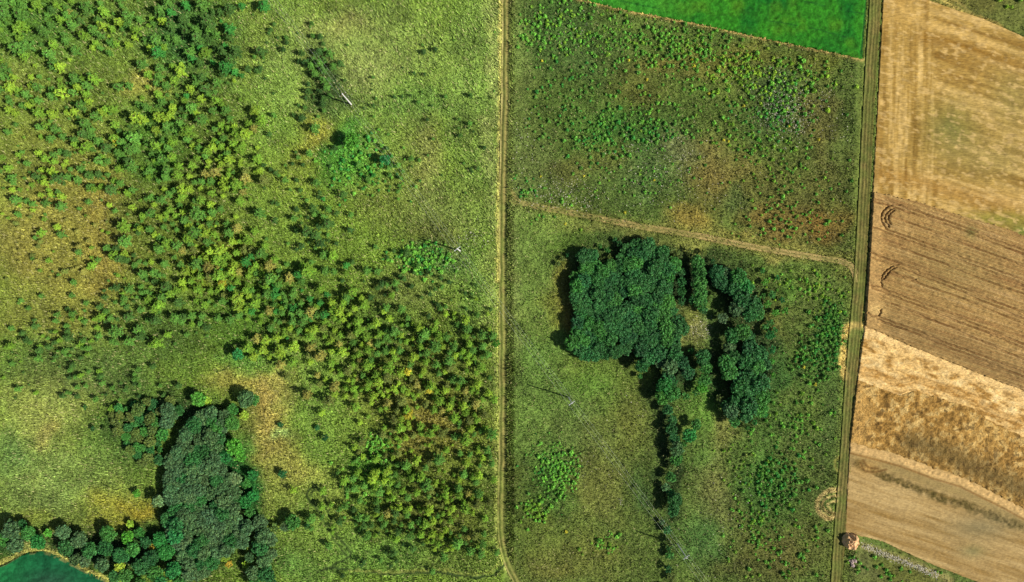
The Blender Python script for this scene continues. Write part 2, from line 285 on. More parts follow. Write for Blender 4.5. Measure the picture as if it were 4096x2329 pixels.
def ground_col(x, y):
    X = topx(x); Y = topy(y)
    wob = (fbm(x, y, 7, 3, 3) - .5) * 130, (fbm(x, y, 7, 3, 9) - .5) * 130
    px, py = X + wob[0], Y + wob[1]
    t = np.clip((X - 2000) / 40, 0, 1)[..., None]
    c = lin(*LEFT) * (1 - t) + lin(*RIGHT) * t
    for (cx, cy, rx, ry, rgb, s) in PATCH:
        d2 = ((px - cx) / rx) ** 2 + ((py - cy) / ry) ** 2
        k = d2 < 6
        if not k.any(): continue
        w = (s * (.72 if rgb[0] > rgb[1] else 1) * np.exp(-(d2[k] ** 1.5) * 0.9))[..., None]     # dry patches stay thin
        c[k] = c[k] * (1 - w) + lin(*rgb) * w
    jx = X + (fbm(x, y, 1.2, 2, 21) - .5) * 14; jy = Y + (fbm(x, y, 1.2, 2, 22) - .5) * 14
    for pts, hw, rgb, s in LINES:
        p = np.array(pts); k = (jx > p[:, 0].min() - 3 * hw) & (jx < p[:, 0].max() + 3 * hw) & (jy > p[:, 1].min() - 3 * hw) & (jy < p[:, 1].max() + 3 * hw)
        if not k.any(): continue
        d = seg_dist(jx[k], jy[k], pts); w = (s * np.clip(1.6 - d / hw, 0, 1))[..., None]
        c[k] = c[k] * (1 - w) + lin(*rgb) * w
    m = .5 * (fbm(x, y, 3.0, 3, 31) + fbm(x, y, 11, 3, 33))[..., None]
    c = c * (0.42 + 1.16 * m)
    b = np.clip((fbm(x, y, 5, 4, 41) - .52) * 3, 0, 1)[..., None]      # drier, browner drifts
    c = c * (1 - .32 * b) + c * np.array([1.18, 1.0, .95]) * .32 * b
    lum = c @ np.array([.25, .65, .10]); c = np.clip(lum[..., None] + (c - lum[..., None]) * 1.0, .004, 1)
    return c * GK * np.array([1.02, 1.10, .86])

def ground_h(x, y):
    X = topx(x)
    rough = np.where(X < 2010, 0.55, 0.5)
    return rough * ((fbm(x, y, 1.3, 3, 51) - .5) * 0.8 + (fbm(x, y, 0.55, 2, 57) - .5) * 0.45) + (fbm(x, y, 22, 2, 61) - .5) * 0.4

# ------------------------------------------------------------------ ground, one sheet to the horizon
def axis(half, step):
    a = np.arange(-half, half + 1e-6, step); far = half * np.array([1.06, 1.15, 1.3, 1.6, 2.2, 3.5, 6, 12, 25])
    return np.r_[-far[::-1], a, far]
gx, gy = np.meshgrid(axis(148, 0.32), axis(88, 0.32))
gX, gY = topx(gx), topy(gy)
near = (abs(gx) < 150) & (abs(gy) < 90)
gz = np.where(near, ground_h(gx, gy), (fbm(gx, gy, 22, 2, 61) - .5) * 0.4)
for poly in FIELD_POLYS.values(): gz = np.where(in_poly(gX, gY, poly), -0.45, gz)
dtr = np.minimum(np.minimum(seg_dist(gX, gY, TRACK_C) / 19, seg_dist(gX, gY, TRACK_R) / 27), seg_dist(gX, gY, TRACK_X) / 17)
gz = np.where(dtr < 1.0, np.minimum(gz, -0.30), gz)
ny, nx = gx.shape
idx = np.arange(nx * ny).reshape(ny, nx)
quads = np.stack([idx[:-1, :-1], idx[:-1, 1:], idx[1:, 1:], idx[1:, :-1]], -1).reshape(-1, 4)
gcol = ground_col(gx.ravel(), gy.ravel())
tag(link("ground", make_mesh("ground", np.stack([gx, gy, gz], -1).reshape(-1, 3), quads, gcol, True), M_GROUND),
    "rough grassy meadow ground under everything in view", "ground", kind="structure")

# ------------------------------------------------------------------ fields and tracks
def strip(name, top, bot, n, m, height, colour, mat, label, cat, share=""):
    T, B = resample(top, n), resample(bot, n)
    v = np.linspace(0, 1, m)[:, None, None]
    P = B[None] * (1 - v) + T[None] * v                                   # rows from south to north, columns west to east
    x, y = wx(P[..., 0]), wy(P[..., 1])
    z = height(x, y, P[..., 0], P[..., 1])
    if True:
        jit = (vnoise(x * 1.7, y * 1.7, 77) - .5) * 0.9; jit2 = (vnoise(x * 1.7, y * 1.7, 78) - .5) * 0.9
        e = np.zeros_like(z, bool); e[0] = e[-1] = True; e[:, 0] = e[:, -1] = True
        x = np.where(e, x + jit, x); y = np.where(e, y + jit2, y); z = np.where(e, -0.5, z)
        zs = 0.02 + 0.14 * vnoise(x * 2, y * 2, 79)          # neighbouring fields meet at one height
        if "t" in share: z[-1] = zs[-1]
        if "b" in share: z[0] = zs[0]
    c = colour(x, y, P[..., 0], P[..., 1])
    i = np.arange(n * m).reshape(m, n)
    q = np.stack([i[:-1, :-1], i[:-1, 1:], i[1:, 1:], i[1:, :-1]], -1).reshape(-1, 4)
    o = link(name, make_mesh(name, np.stack([x, y, z], -1).reshape(-1, 3), q, c.reshape(-1, 3), True), mat)
    return tag(o, label, cat, kind="structure")

def mixc(c, rgb, w):
    w = np.clip(w, 0, 1)[..., None]; return c * (1 - w) + lin(*rgb) * FK * w

# bright green crop
def h_green(x, y, X, Y): return 0.02 + 0.5 * fbm(x, y, 0.9, 3, 101) - 0.25 * (seg_dist(X, Y, [(3530, -620), (3466, 0), (3444, 225)]) < 6)
def c_green(x, y, X, Y):
    c = np.broadcast_to(lin(46, 122, 24) * FK, x.shape + (3,)).copy()
    c = mixc(c, (16, 100, 26), (fbm(x, y, 9, 3, 103) - .42) * 4)
    c = mixc(c, (70, 126, 24), (fbm(x, y, 5, 3, 105) - .5) * 3)
    c = mixc(c, (60, 140, 40), np.exp(-((X - 2560) / 200) ** 2 - ((Y - 20) / 60) ** 2) * .7)
    for ln in ([(3072, 85), (3240, 112), (3380, 150)], [(2476, 5), (2640, 38)], [(2900, -60), (3460, 60)]):
        c = mixc(c, (14, 70, 26), np.clip(1.4 - seg_dist(X, Y, ln) / 3, 0, 1) * .6 * (fbm(x, y, 3, 2, 109) > .45))
    c = mixc(c, (20, 60, 24), np.clip(1.4 - seg_dist(X, Y, [(3530, -620), (3466, 0), (3444, 225)]) / 4.5, 0, 1) * .9)
    c = mixc(c, (96, 132, 54), np.clip(1.4 - seg_dist(X, Y, [(3546, -620), (3482, 0), (3460, 225)]) / 6, 0, 1) * .5)
    return c * 1.2 * (0.5 + 0.9 * fbm(x, y, 0.9, 3, 107))[..., None]
M_CROP = ground_mat("green_crop", 0.5, 0.6, 1.4, 0.7)
strip("crop_field", GREEN_TOP, GREEN_EDGE, 420, 170, h_green, c_green, M_CROP, "bright green crop field beside the field road, the greenest block", "field")

# golden stubble with swaths
DIAG = -18.5      # run of the crop rows, degrees
def h_gold(x, y, X, Y): return -0.02 + 0.16 * fbm(x, y, 0.5, 2, 111, DIAG, 4) + 0.06 * fbm(x, y, 3, 2, 112)
def c_gold(x, y, X, Y):
    c = np.broadcast_to(lin(180, 146, 74) * FK * 1.05, x.shape + (3,)).copy()
    west = np.clip((3755 - X + (fbm(x, y, 4, 2, 113) - .5) * 70 + (Y - 200) * 0.03) / 30, 0, 1)
    sd = fbm(x, y, 1.5, 3, 114, DIAG, 16); sv = fbm(x, y, 1.3, 3, 115, 88, 12)
    s = sd * (1 - west) + sv * west
    c = mixc(c, (222, 186, 112), (s - .5) * 5 * .8); c = mixc(c, (146, 110, 44), (.47 - s) * 5 * .75)
    g = fbm(x, y, 8, 3, 116)
    c = mixc(c, (132, 128, 62), np.exp(-((X - 3800) / 110) ** 2 - ((Y - 520) / 110) ** 2) * .95 * (.6 + g * .8))
    c = mixc(c, (160, 142, 76), np.exp(-((X - 3960) / 200) ** 2 - ((Y - 640) / 90) ** 2) * .7)
    c = mixc(c, (158, 142, 76), np.exp(-((X - 4050) / 100) ** 2 - ((Y - 400) / 150) ** 2) * .7)
    c = mixc(c, (206, 168, 90), np.exp(-((X - 3600) / 120) ** 2 - ((Y - 50) / 80) ** 2) * .8)
    c = mixc(c, (150, 108, 36), np.exp(-((seg_dist(X, Y, [(3690, 150), (3900, 200), (4096, 270), (4500, 430)]) / 34) ** 2)) * .6)
    c = mixc(c, (214, 176, 100), np.exp(-((seg_dist(X, Y, [(3610, 40), (3700, 100), (3850, 130), (4000, 190)]) / 18) ** 2)) * .6)
    c = mixc(c, (172, 128, 58), np.exp(-((seg_dist(X, Y, [(3520, 700), (3700, 735), (4096, 850)]) / 40) ** 2)) * .6)
    c = mixc(c, (142, 140, 56), np.exp(-((X - 4000) / 190) ** 2 - ((Y - 880) / 36) ** 2) * .8)
    c = mixc(c, (106, 130, 52), np.exp(-((X - 4085) / 40) ** 2 - ((Y - 925) / 24) ** 2) * .8)
    c = mixc(c, (230, 196, 124), (np.clip(1.3 - seg_dist(X, Y, [(3540, -160), (3526, 20), (3505, 400), (3490, 768)]) / 5, 0, 1)) * .7)
    blot = np.clip((fbm(x, y, .8, 2, 118, DIAG, 2) - .6) * 6, 0, 1)
    c = mixc(c, (236, 200, 130), blot * .45)
    return c * (0.76 + 0.5 * fbm(x, y, 1.0, 3, 117))[..., None]
M_GOLD = ground_mat("stubble", 0.45, 0.7, 1.3, 0.5, (3.0, 0.8), DIAG)
strip("stubble_field", GOLD_TOP, GOLD_BOT, 520, 240, h_gold, c_gold, M_GOLD, "golden stubble field with pale straw swaths running two ways", "field", "b")

# standing ripe wheat with tramlines
TRAM = [[(3400, 768), (3566, 816), (3826, 902), (4096, 1003), (4900, 1300)], [(3430, 790), (3577, 833), (3826, 916), (4096, 1022), (4900, 1320)],
        [(3544, 918), (3800, 1012), (4096, 1124), (4900, 1430)], [(3470, 905), (3550, 932), (3800, 1026), (4096, 1139), (4900, 1446)],
        [(3478, 1011), (3588, 1053), (3840, 1150), (4096, 1256), (4900, 1580)], [(3478, 1028), (3588, 1068), (3840, 1166), (4096, 1277), (4900, 1600)],
        [(3480, 1140), (3522, 1152), (3800, 1258), (4096, 1377), (4900, 1690)], [(3480, 1150), (3522, 1166), (3800, 1274), (4096, 1394), (4900, 1706)],
        [(3462, 1254), (3510, 1266), (3800, 1376), (4096, 1490), (4900, 1800)], [(3500, 1274), (3800, 1392), (4096, 1508), (4900, 1816)],
        smooth([(3600, 822), (3566, 820), (3532, 842), (3520, 880), (3540, 914), (3552, 921)]), smooth([(3574, 832), (3546, 848), (3534, 880), (3552, 908)]), smooth([(3576, 842), (3556, 856), (3548, 880), (3558, 898)]),
        smooth([(3588, 1058), (3552, 1072), (3530, 1096), (3522, 1122)]), smooth([(3586, 1068), (3558, 1082), (3540, 1104), (3532, 1120)]), [(3520, 1130), (3524, 1152)],
        [(3565, 1088), (3660, 1120)], [(3600, 990), (3900, 1108), (4096, 1180)], [(3640, 1120), (3900, 1215), (4096, 1300)], [(3560, 1215), (3800, 1310), (4096, 1440)], [(3620, 890), (3800, 955), (4096, 1068)], smooth([(3468, 1250), (3480, 1262), (3500, 1266), (3516, 1256), (3520, 1236)])]
def tramd(X, Y, x, y):
    jx = X + (fbm(x, y, 1.5, 2, 131) - .5) * 6; jy = Y + (fbm(x, y, 1.5, 2, 132) - .5) * 6
    d = np.full(X.shape, 1e9)
    for t in TRAM: d = np.minimum(d, seg_dist(jx, jy, t))
    return d
def h_wheat(x, y, X, Y):
    d = tramd(X, Y, x, y)
    rows = 0.17 * np.sin((x * math.sin(math.radians(-DIAG)) + y * math.cos(math.radians(DIAG))) * 2 * math.pi / 0.9)
    head = np.clip((3530 - X + (Y - 800) * -0.03) / 12, 0, 1)
    return 0.62 + rows * (1 - head) + 0.28 * (fbm(x, y, 0.6, 2, 133, DIAG, 2) - .5) - 0.40 * np.clip(1.4 - d / 2.8, 0, 1)
def c_wheat(x, y, X, Y):
    c = np.broadcast_to(lin(174, 142, 84) * FK, x.shape + (3,)).copy()
    s = fbm(x, y, 0.8, 3, 134, DIAG, 14)
    c = mixc(c, (150, 112, 66), (s - .48) * 4 * .7); c = mixc(c, (192, 158, 104), (.47 - s) * 4 * .6)
    c = mixc(c, (152, 132, 78), np.exp(-((X - 3800) / 200) ** 2 - ((Y - 1080) / 120) ** 2) * .55)
    c = mixc(c, (142, 118, 72), np.exp(-((seg_dist(X, Y, offs(WHEAT_BOT, 0, -60)) / 60) ** 2)) * .6)
    c = mixc(c, (190, 152, 92), np.clip((3545 - X) / 30, 0, 1) * .6)
    c = mixc(c, (112, 110, 56), np.exp(-((X - 3880) / 24) ** 2 - ((Y - 930) / 26) ** 2) * .8)
    c = mixc(c, (210, 176, 110), np.exp(-((X - 3502) / 34) ** 2 - ((Y - 1240) / 26) ** 2) * .9)
    rw = np.sin((x * math.sin(math.radians(-DIAG)) + y * math.cos(math.radians(DIAG))) * 2 * math.pi / 0.9)
    c = mixc(c, (132, 98, 56), np.clip(-rw, 0, 1) * .55 * (X > 3535) * np.clip(fbm(x, y, 2, 2, 137, DIAG, 10) * 2 - .3, 0, 1))
    c = mixc(c, (104, 70, 40), np.clip(1.4 - tramd(X, Y, x, y) / 2.2, 0, 1) * .6)
    return c * 1.2 * (0.74 + 0.52 * fbm(x, y, 0.7, 3, 135))[..., None]
M_WHEAT = ground_mat("ripe_wheat", 0.35, 0.65, 1.35, 0.6, (1.6, 0.8), DIAG)
strip("wheat_field", GOLD_BOT, WHEAT_BOT, 520, 260, h_wheat, c_wheat, M_WHEAT, "brown standing ripe wheat field with dark paired tramlines", "field", "tb")

# pale cut straw
def h_pale(x, y, X, Y): return 0.05 + 0.38 * fbm(x, y, 1.0, 3, 141, DIAG, 1.8)
def c_pale(x, y, X, Y):
    c = np.broadcast_to(lin(226, 186, 116) * FK, x.shape + (3,)).copy()
    s = fbm(x, y, 1.0, 3, 142, DIAG, 2.5)
    c = mixc(c, (168, 126, 60), (s - .52) * 6 * .8); c = mixc(c, (244, 212, 146), (.45 - s) * 5 * .7)
    t = seg_dist(X, Y, offs(WHEAT_BOT, 0, 12)); c = mixc(c, (240, 202, 134), np.exp(-(t / 22) ** 2) * .7)
    for ln in (offs(PALE_BOT, 0, -34), offs(PALE_BOT, 0, -60), [(3540, 1566), (3590, 1574), (3650, 1556)]):
        c = mixc(c, (158, 116, 58), np.clip(1.4 - seg_dist(X, Y, ln) / 4, 0, 1) * .5)
    c = mixc(c, (190, 144, 74), np.exp(-(seg_dist(X, Y, offs(PALE_BOT, 0, -50)) / 20) ** 2) * .45)
    return c * 1.15 * (0.74 + 0.5 * fbm(x, y, 0.8, 3, 143))[..., None]
M_PALE = ground_mat("cut_straw", 0.4, 0.6, 1.4, 1.0, (1.6, 0.9), DIAG)
strip("straw_field", WHEAT_BOT, PALE_BOT, 520, 150, h_pale, c_pale, M_PALE, "pale cream cut straw field in lumpy swaths below the wheat", "field", "tb")

# golden lodged grain
def h_lodged(x, y, X, Y): return 0.10 + 0.50 * fbm(x, y, 1.1, 3, 151)
def c_lodged(x, y, X, Y):
    c = np.broadcast_to(lin(182, 140, 70) * FK * 1.1, x.shape + (3,)).copy()
    g = fbm(x, y, 1.3, 3, 152)
    c = mixc(c, (220, 184, 112), (g - .5) * 5); c = mixc(c, (144, 108, 48), (.48 - g) * 5 * .8)
    c = mixc(c, (110, 92, 48), np.exp(-(seg_dist(X, Y, [(3640, 1770), (3760, 1800), (3900, 1870), (4096, 1960)]) / 55) ** 2) * .8)
    c = mixc(c, (216, 172, 96), np.clip((3510 - X) / 70, 0, 1) * .65)
    c = mixc(c, (206, 164, 88), np.exp(-((X - 3960) / 110) ** 2 - ((Y - 1740) / 50) ** 2) * .5)
    c = mixc(c, (90, 66, 30), (fbm(x, y, 1.2, 2, 154) > .74) * .6)
    return c * (0.7 + 0.56 * fbm(x, y, 0.8, 3, 153))[..., None]
M_LODGED = ground_mat("lodged_grain", 0.38, 0.55, 1.45, 1.0)
strip("grain_field", PALE_BOT, LODGED_BOT, 520, 150, h_lodged, c_lodged, M_LODGED, "golden brown field of lodged grain, darkest along its middle", "field", "tb")

# tan stubble with straw row, grey strip and weedy strip
WEED = [(3430, 1858), (3566, 1914), (3731, 1978), (3951, 2055), (4096, 2114), (4900, 2460)]
def h_stub(x, y, X, Y):
    return -0.02 + 0.10 * fbm(x, y, 0.6, 2, 161, DIAG, 5) + 0.5 * np.exp(-(seg_dist(X, Y, WEED) / 17) ** 2) * fbm(x, y, 0.8, 3, 162) + 0.35 * np.exp(-(seg_dist(X, Y, offs(LODGED_BOT, 0, 22)) / 15) ** 2) * fbm(x, y, .8, 3, 163)
def c_stub(x, y, X, Y):
    c = np.broadcast_to(lin(178, 148, 92) * FK, x.shape + (3,)).copy()
    s = fbm(x, y, 0.9, 3, 164, DIAG, 14)
    c = mixc(c, (200, 170, 112), (s - .5) * 5 * .6); c = mixc(c, (156, 124, 66), (.48 - s) * 5 * .6)
    c = mixc(c, (164, 142, 88), np.exp(-(seg_dist(X, Y, offs(LODGED_BOT, 0, 66)) / 24) ** 2) * .8)
    c = mixc(c, (226, 186, 120), np.clip(1.7 - seg_dist(X, Y, offs(LODGED_BOT, 0, 20)) / 14, 0, 1) * .85 * (.5 + fbm(x, y, 1, 2, 166)))
    c = mixc(c, (140, 98, 44), np.clip(1.5 - seg_dist(X, Y, offs(LODGED_BOT, 0, 44)) / 4, 0, 1) * .6)
    c = mixc(c, (98, 84, 38), np.clip(1.8 - (seg_dist(X, Y, WEED) + (fbm(x, y, 1.6, 2, 165) - .5) * 26) / 13, 0, 1) * .95 * (.4 + .9 * fbm(x, y, .7, 2, 168)))
    c = mixc(c, (138, 126, 86), np.exp(-((X - 3920) / 130) ** 2 - ((Y - 2110) / 50) ** 2) * .75); c = mixc(c, (132, 128, 80), np.exp(-((X - 3890) / 50) ** 2 - ((Y - 2205) / 26) ** 2) * .7)
    c = mixc(c, (190, 150, 84), np.exp(-((X - 3470) / 50) ** 2 - ((Y - 1870) / 36) ** 2) * .7)
    for ln in (smooth([(3440, 1850), (3455, 1880), (3490, 1888), (3545, 1878)]), smooth([(3452, 1840), (3470, 1868), (3510, 1874)])):
        c = mixc(c, (122, 88, 42), np.clip(1.5 - seg_dist(X, Y, ln) / 4, 0, 1) * .7)
    return c * 1.02 * (0.8 + 0.4 * fbm(x, y, 0.8, 3, 167))[..., None]
M_STUB = ground_mat("tan_stubble", 0.4, 0.75, 1.25, 0.45, (1.8, 0.8), DIAG)
strip("stubble_field", LODGED_BOT, STUB_BOT, 520, 230, h_stub, c_stub, M_STUB, "tan stubble field crossed by a dark weedy strip, southernmost field east of the road", "field", "t")

# teal meadow
def h_teal(x, y, X, Y): return 0.02 + 0.5 * fbm(x, y, 0.9, 3, 171)
def c_teal(x, y, X, Y):
    c = np.broadcast_to(lin(22, 100, 58) * FK, x.shape + (3,)).copy()
    c = mixc(c, (36, 128, 66), np.clip((180 - X) / 200, 0, 1) * .9); c = mixc(c, (44, 82, 60), np.exp(-((X - 200) / 110) ** 2 - ((Y - 2330) / 50) ** 2) * .8)
    c = mixc(c, (170, 160, 96), np.clip(1.5 - seg_dist(X, Y, TEAL_EDGE) / 6, 0, 1) * (fbm(x, y, 1.3, 2, 172) > .5) * .7)
    return c * (0.5 + 0.9 * fbm(x, y, 0.9, 3, 173, 20, 2.5))[..., None]
M_TEAL = ground_mat("teal_grass", 0.6, 0.7, 1.3, 0.5)
strip("grass_field", TEAL_EDGE, TEAL_BOT, 200, 140, h_teal, c_teal, M_TEAL, "smooth blue-green grass field behind a curved pale rim", "field")

# tracks
def track(name, pts, half, cols, label, ruts, wear):
    P = resample(pts, int(sum(math.dist(a, b) for a, b in zip(pts[:-1], pts[1:])) / 5))
    d = np.gradient(P, axis=0); d /= np.hypot(d[:, 0], d[:, 1])[:, None]
    nrm = np.c_[-d[:, 1], d[:, 0]]                       # one fixed side of the direction of travel
    m = 2 * int(half / 2.2) + 1
    s = np.linspace(-1, 1, m)
    Q = P[None] + nrm[None] * (s[:, None, None] * half)
    x, y = wx(Q[..., 0]), wy(Q[..., 1]); off = np.broadcast_to((s * half)[:, None], x.shape)
    rd = np.full(x.shape, 1e9)
    wob = (fbm(x, y, 5, 3, 183) - .5) * 9
    for r in ruts: rd = np.minimum(rd, abs(off - r + wob))
    z = -0.02 - 0.10 * np.exp(-(rd / 4) ** 2) + 0.10 * (fbm(x, y, .6, 2, 181) - .5) + 0.10 * np.clip(rd / 9 - .6, 0, 1)
    z[0] = z[-1] = -0.4
    c = np.broadcast_to(lin(*cols[0]) * FK, x.shape + (3,)).copy()
    long = fbm(Q[..., 0] / PX, Q[..., 1] / PX, 9, 3, 184)
    c = mixc(c, cols[1], np.exp(-(rd / 4.5) ** 2) * .95)
    c = mixc(c, cols[2], np.clip((long - .5) * 4, 0, 1) * .6)
    for o, w, rgb, k in cols[3:]: c = mixc(c, rgb, np.exp(-((off - o + wob) / w) ** 2) * k)
    k = np.clip(wear(Q[..., 0], Q[..., 1]) + (fbm(x, y, 2.2, 3, 186) - .5) * 1.1 - np.clip(abs(off) / half - .7, 0, 1) * 1.5, .05, .95)[..., None]
    c = c * k + ground_col(x, y) * FK / GK * 1.15 * (1 - k)
    c = c * (0.72 + 0.56 * fbm(x, y, 0.7, 3, 182))[..., None]
    i = np.arange(x.size).reshape(x.shape)
    q = np.stack([i[:-1, :-1], i[:-1, 1:], i[1:, 1:], i[1:, :-1]], -1).reshape(-1, 4)
    if np.cross([x[0, 1] - x[0, 0], y[0, 1] - y[0, 0]], [x[1, 0] - x[0, 0], y[1, 0] - y[0, 0]]) < 0: q = q[:, ::-1]
    o = link(name, make_mesh(name, np.stack([x, y, z], -1).reshape(-1, 3), q, c.reshape(-1, 3), True), M_TRACK)
    tag(o, label, "track", kind="structure")
M_TRACK = ground_mat("track", 0.45, 0.7, 1.3, 0.5)
# across offset grows to the west (image left) for tracks running down the picture
track("dirt_track", TRACK_C, 20, [(128, 132, 66), (168, 158, 92), (172, 146, 88), (17, 4, (202, 188, 120), .9), (8, 3.5, (92, 100, 48), .7), (-2, 4, (164, 148, 86), .7), (-10, 3, (104, 110, 54), .6), (-18, 4, (64, 78, 38), .9)], "straight grassy two-rut dirt track between west meadow and east land", (12, -6), lambda X, Y: .8 - .3 * np.clip((Y - 750) / 300, 0, 1))  # darkest strip, at the east edge, is the grass bank's shadow painted in
track("field_road", TRACK_R, 25, [(130, 124, 62), (100, 90, 48), (150, 134, 74), (22, 5, (150, 142, 80), .6), (4, 3, (152, 132, 76), .7), (-8, 3, (140, 120, 66), .5), (-22, 4, (176, 140, 80), .7)], "worn field road with dark ruts along the golden fields", (12, -2, -13), lambda X, Y: .55 + 0 * X)
track("cross_track", TRACK_X, 15, [(150, 138, 78), (198, 172, 110), (136, 132, 68)], "faint straw coloured cart track linking the dirt track and road", (8, -7), lambda X, Y: .4 + .4 * np.clip((X - 2250) / 600, 0, 1))

# ------------------------------------------------------------------ foliage builders
def rhombs(cen, nrm, size, aspect, r, long_dir=None):
    """Leaf-shaped quads: verts (4n,3)."""
    n = len(cen); nrm = nrm / (np.linalg.norm(nrm, axis=1)[:, None] + 1e-9)
    a = r.normal(size=(n, 3)) if long_dir is None else long_dir
    u = a - (a * nrm).sum(1)[:, None] * nrm; u /= np.linalg.norm(u, axis=1)[:, None] + 1e-9
    w = np.cross(nrm, u); s = np.asarray(size).reshape(-1, 1); asp = np.asarray(aspect).reshape(-1, 1)
    bend = nrm * s * 0.18
    v = np.stack([cen - u * s - bend, cen + w * s * asp, cen + u * s - bend, cen - w * s * asp], 1)
    return v.reshape(-1, 3)
def qfaces(n): return np.arange(4 * n).reshape(-1, 4)

def tube(path, rad, sides=6):
    V, F = [], []
    for i, (p, r) in enumerate(zip(path, rad)):
        t = Vector(path[min(i + 1, len(path) - 1)]) - Vector(path[max(i - 1, 0)])
        q = t.to_track_quat('Z', 'Y')
        for k in range(sides):
            a = 2 * math.pi * k / sides
            V.append(tuple(Vector(p) + q @ Vector((math.cos(a) * r, math.sin(a) * r, 0))))
    for i in range(len(path) - 1):
        for k in range(sides):
            F.append((i * sides + k, i * sides + (k + 1) % sides, (i + 1) * sides + (k + 1) % sides, (i + 1) * sides + k))
    F.append(tuple(range(sides))[::-1]); F.append(tuple((len(path) - 1) * sides + k for k in range(sides)))
    return V, F
def join(parts):
    V, F = [], []
    for v, f in parts:
        b = len(V); V += list(v); F += [tuple(i + b for i in t) for t in f]
    return V, F

def leaf_var(n, r, lo=.6, hi=1.45):
    k = r.uniform(lo, hi, (n, 1)); h = r.normal(0, .10, (n, 1))
    c = np.concatenate([k * (1 + h), k, k * (1 - .8 * h)], 1)
    return np.repeat(np.clip(c, .1, 2.5), 4, 0)

def tree_proto(R, Ht, leaves, leaf, seed, lumps=12):
    r = np.random.default_rng(seed)
    cz = Ht - R * .75; lob = []
    for k in range(lumps):
        a = 2 * math.pi * (k + r.uniform(-.3, .3)) / lumps * 2.4; q = math.sqrt((k + .5) / lumps) * .74
        lob.append((math.cos(a) * q * R, math.sin(a) * q * R, cz + R * (.42 * (1 - q * q) + r.uniform(-.22, .18)), R * r.uniform(.14, .25)))
    L = np.array(lob); w = L[:, 3] ** 2; pick = r.choice(lumps, leaves, p=w / w.sum())
    d = r.normal(size=(leaves, 3)); d[:, 2] = d[:, 2] + .25; d /= np.linalg.norm(d, axis=1)[:, None]
    rad = L[pick, 3] * r.uniform(.72, 1.12, leaves)
    cen = L[pick, :3] + d * rad[:, None] * np.array([1.05, 1.05, .95])
    nrm = d + r.normal(0, .55, (leaves, 3)); size = leaf * r.uniform(.6, 1.35, leaves)
    crown = make_mesh("crown", rhombs(cen, nrm, size, r.uniform(.45, .75, leaves), r), qfaces(leaves), leaf_var(leaves, r, .4, 1.8))
    parts = [tube([(0, 0, -.3), (.05 * R, .02, Ht * .3), (.02, .05 * R, Ht * .6), (0, 0, Ht * .86)], [R * .075, R * .055, R * .04, R * .012])]
    for k in range(5):
        a = 2 * math.pi * k / 5 + r.uniform(-.4, .4); z0 = Ht * (.28 + .08 * k)
        parts.append(tube([(0, 0, z0), (math.cos(a) * R * .3, math.sin(a) * R * .3, z0 + R * .3), (math.cos(a) * R * .66, math.sin(a) * R * .66, cz + R * .25)], [R * .03, R * .02, R * .008], 5))
    v, f = join(parts); trunk = make_mesh("trunk", v, f)
    crown.materials.append(M_LEAF); trunk.materials.append(M_BARK)
    return crown, trunk

def sapling_proto(seed, branches, droop=.15):
    """Young tree seen from above as a star of leafy shoots; crown radius about 1, height about 2."""
    r = np.random.default_rng(seed); cen, nrm, siz, lng = [], [], [], []; stems = [tube([(0, 0, -.2), (.03, .02, 1.0), (0, .03, 1.9)], [.05, .035, .01], 5)]
    for k in range(branches):
        tier = k / branches; a = 2.4 * k + r.uniform(-.35, .35); ln = (1.06 - .62 * tier) * r.uniform(.65, 1.15); z0 = .55 + 1.15 * tier
        dirv = np.array([math.cos(a), math.sin(a), 0]); side = np.array([-math.sin(a), math.cos(a), 0])
        tip = dirv * ln + np.array([0, 0, z0 + ln * r.uniform(.1, .5) - droop])
        stems.append(tube([(0, 0, z0), tuple(tip)], [.02, .006], 4))
        n = int(6 + 8 * ln)
        for j in range(n):
            t = .25 + .75 * (j + .5) / n; p = np.array([0, 0, z0]) * (1 - t) + tip * t
            for sgn in (-1, 1):
                l = dirv * .55 + side * sgn * r.uniform(.5, 1.0) + np.array([0, 0, r.uniform(-.2, .35)])
                s = .17 * r.uniform(.7, 1.25) * (1.15 - .5 * t)
                cen.append(p + l * s * .9 + r.normal(0, .03, 3)); lng.append(l); siz.append(s); nrm.append(np.array([0, 0, 1]) + dirv * .25 + r.normal(0, .35, 3))
        cen.append(tip + dirv * .08); lng.append(dirv + np.array([0, 0, .2])); siz.append(.17); nrm.append(np.array([0, 0, 1.]) + r.normal(0, .2, 3))
    for k in range(9):
        a = r.uniform(0, 6.28); l = np.array([math.cos(a), math.sin(a), .8]); cen.append(np.array([0, .03, 1.8]) + l * .12); lng.append(l); siz.append(.16); nrm.append(np.array([0, 0, 1.]) + r.normal(0, .4, 3))
    cen, nrm, siz, lng = map(np.array, (cen, nrm, siz, lng)); n = len(cen)
    crown = make_mesh("crown", rhombs(cen, nrm, siz, np.full(n, .42), r, lng), qfaces(n), leaf_var(n, r, .65, 1.35))
    v, f = join(stems); stem = make_mesh("stem", v, f)
    crown.materials.append(M_LEAF); stem.materials.append(M_BARK)
    return crown, stem

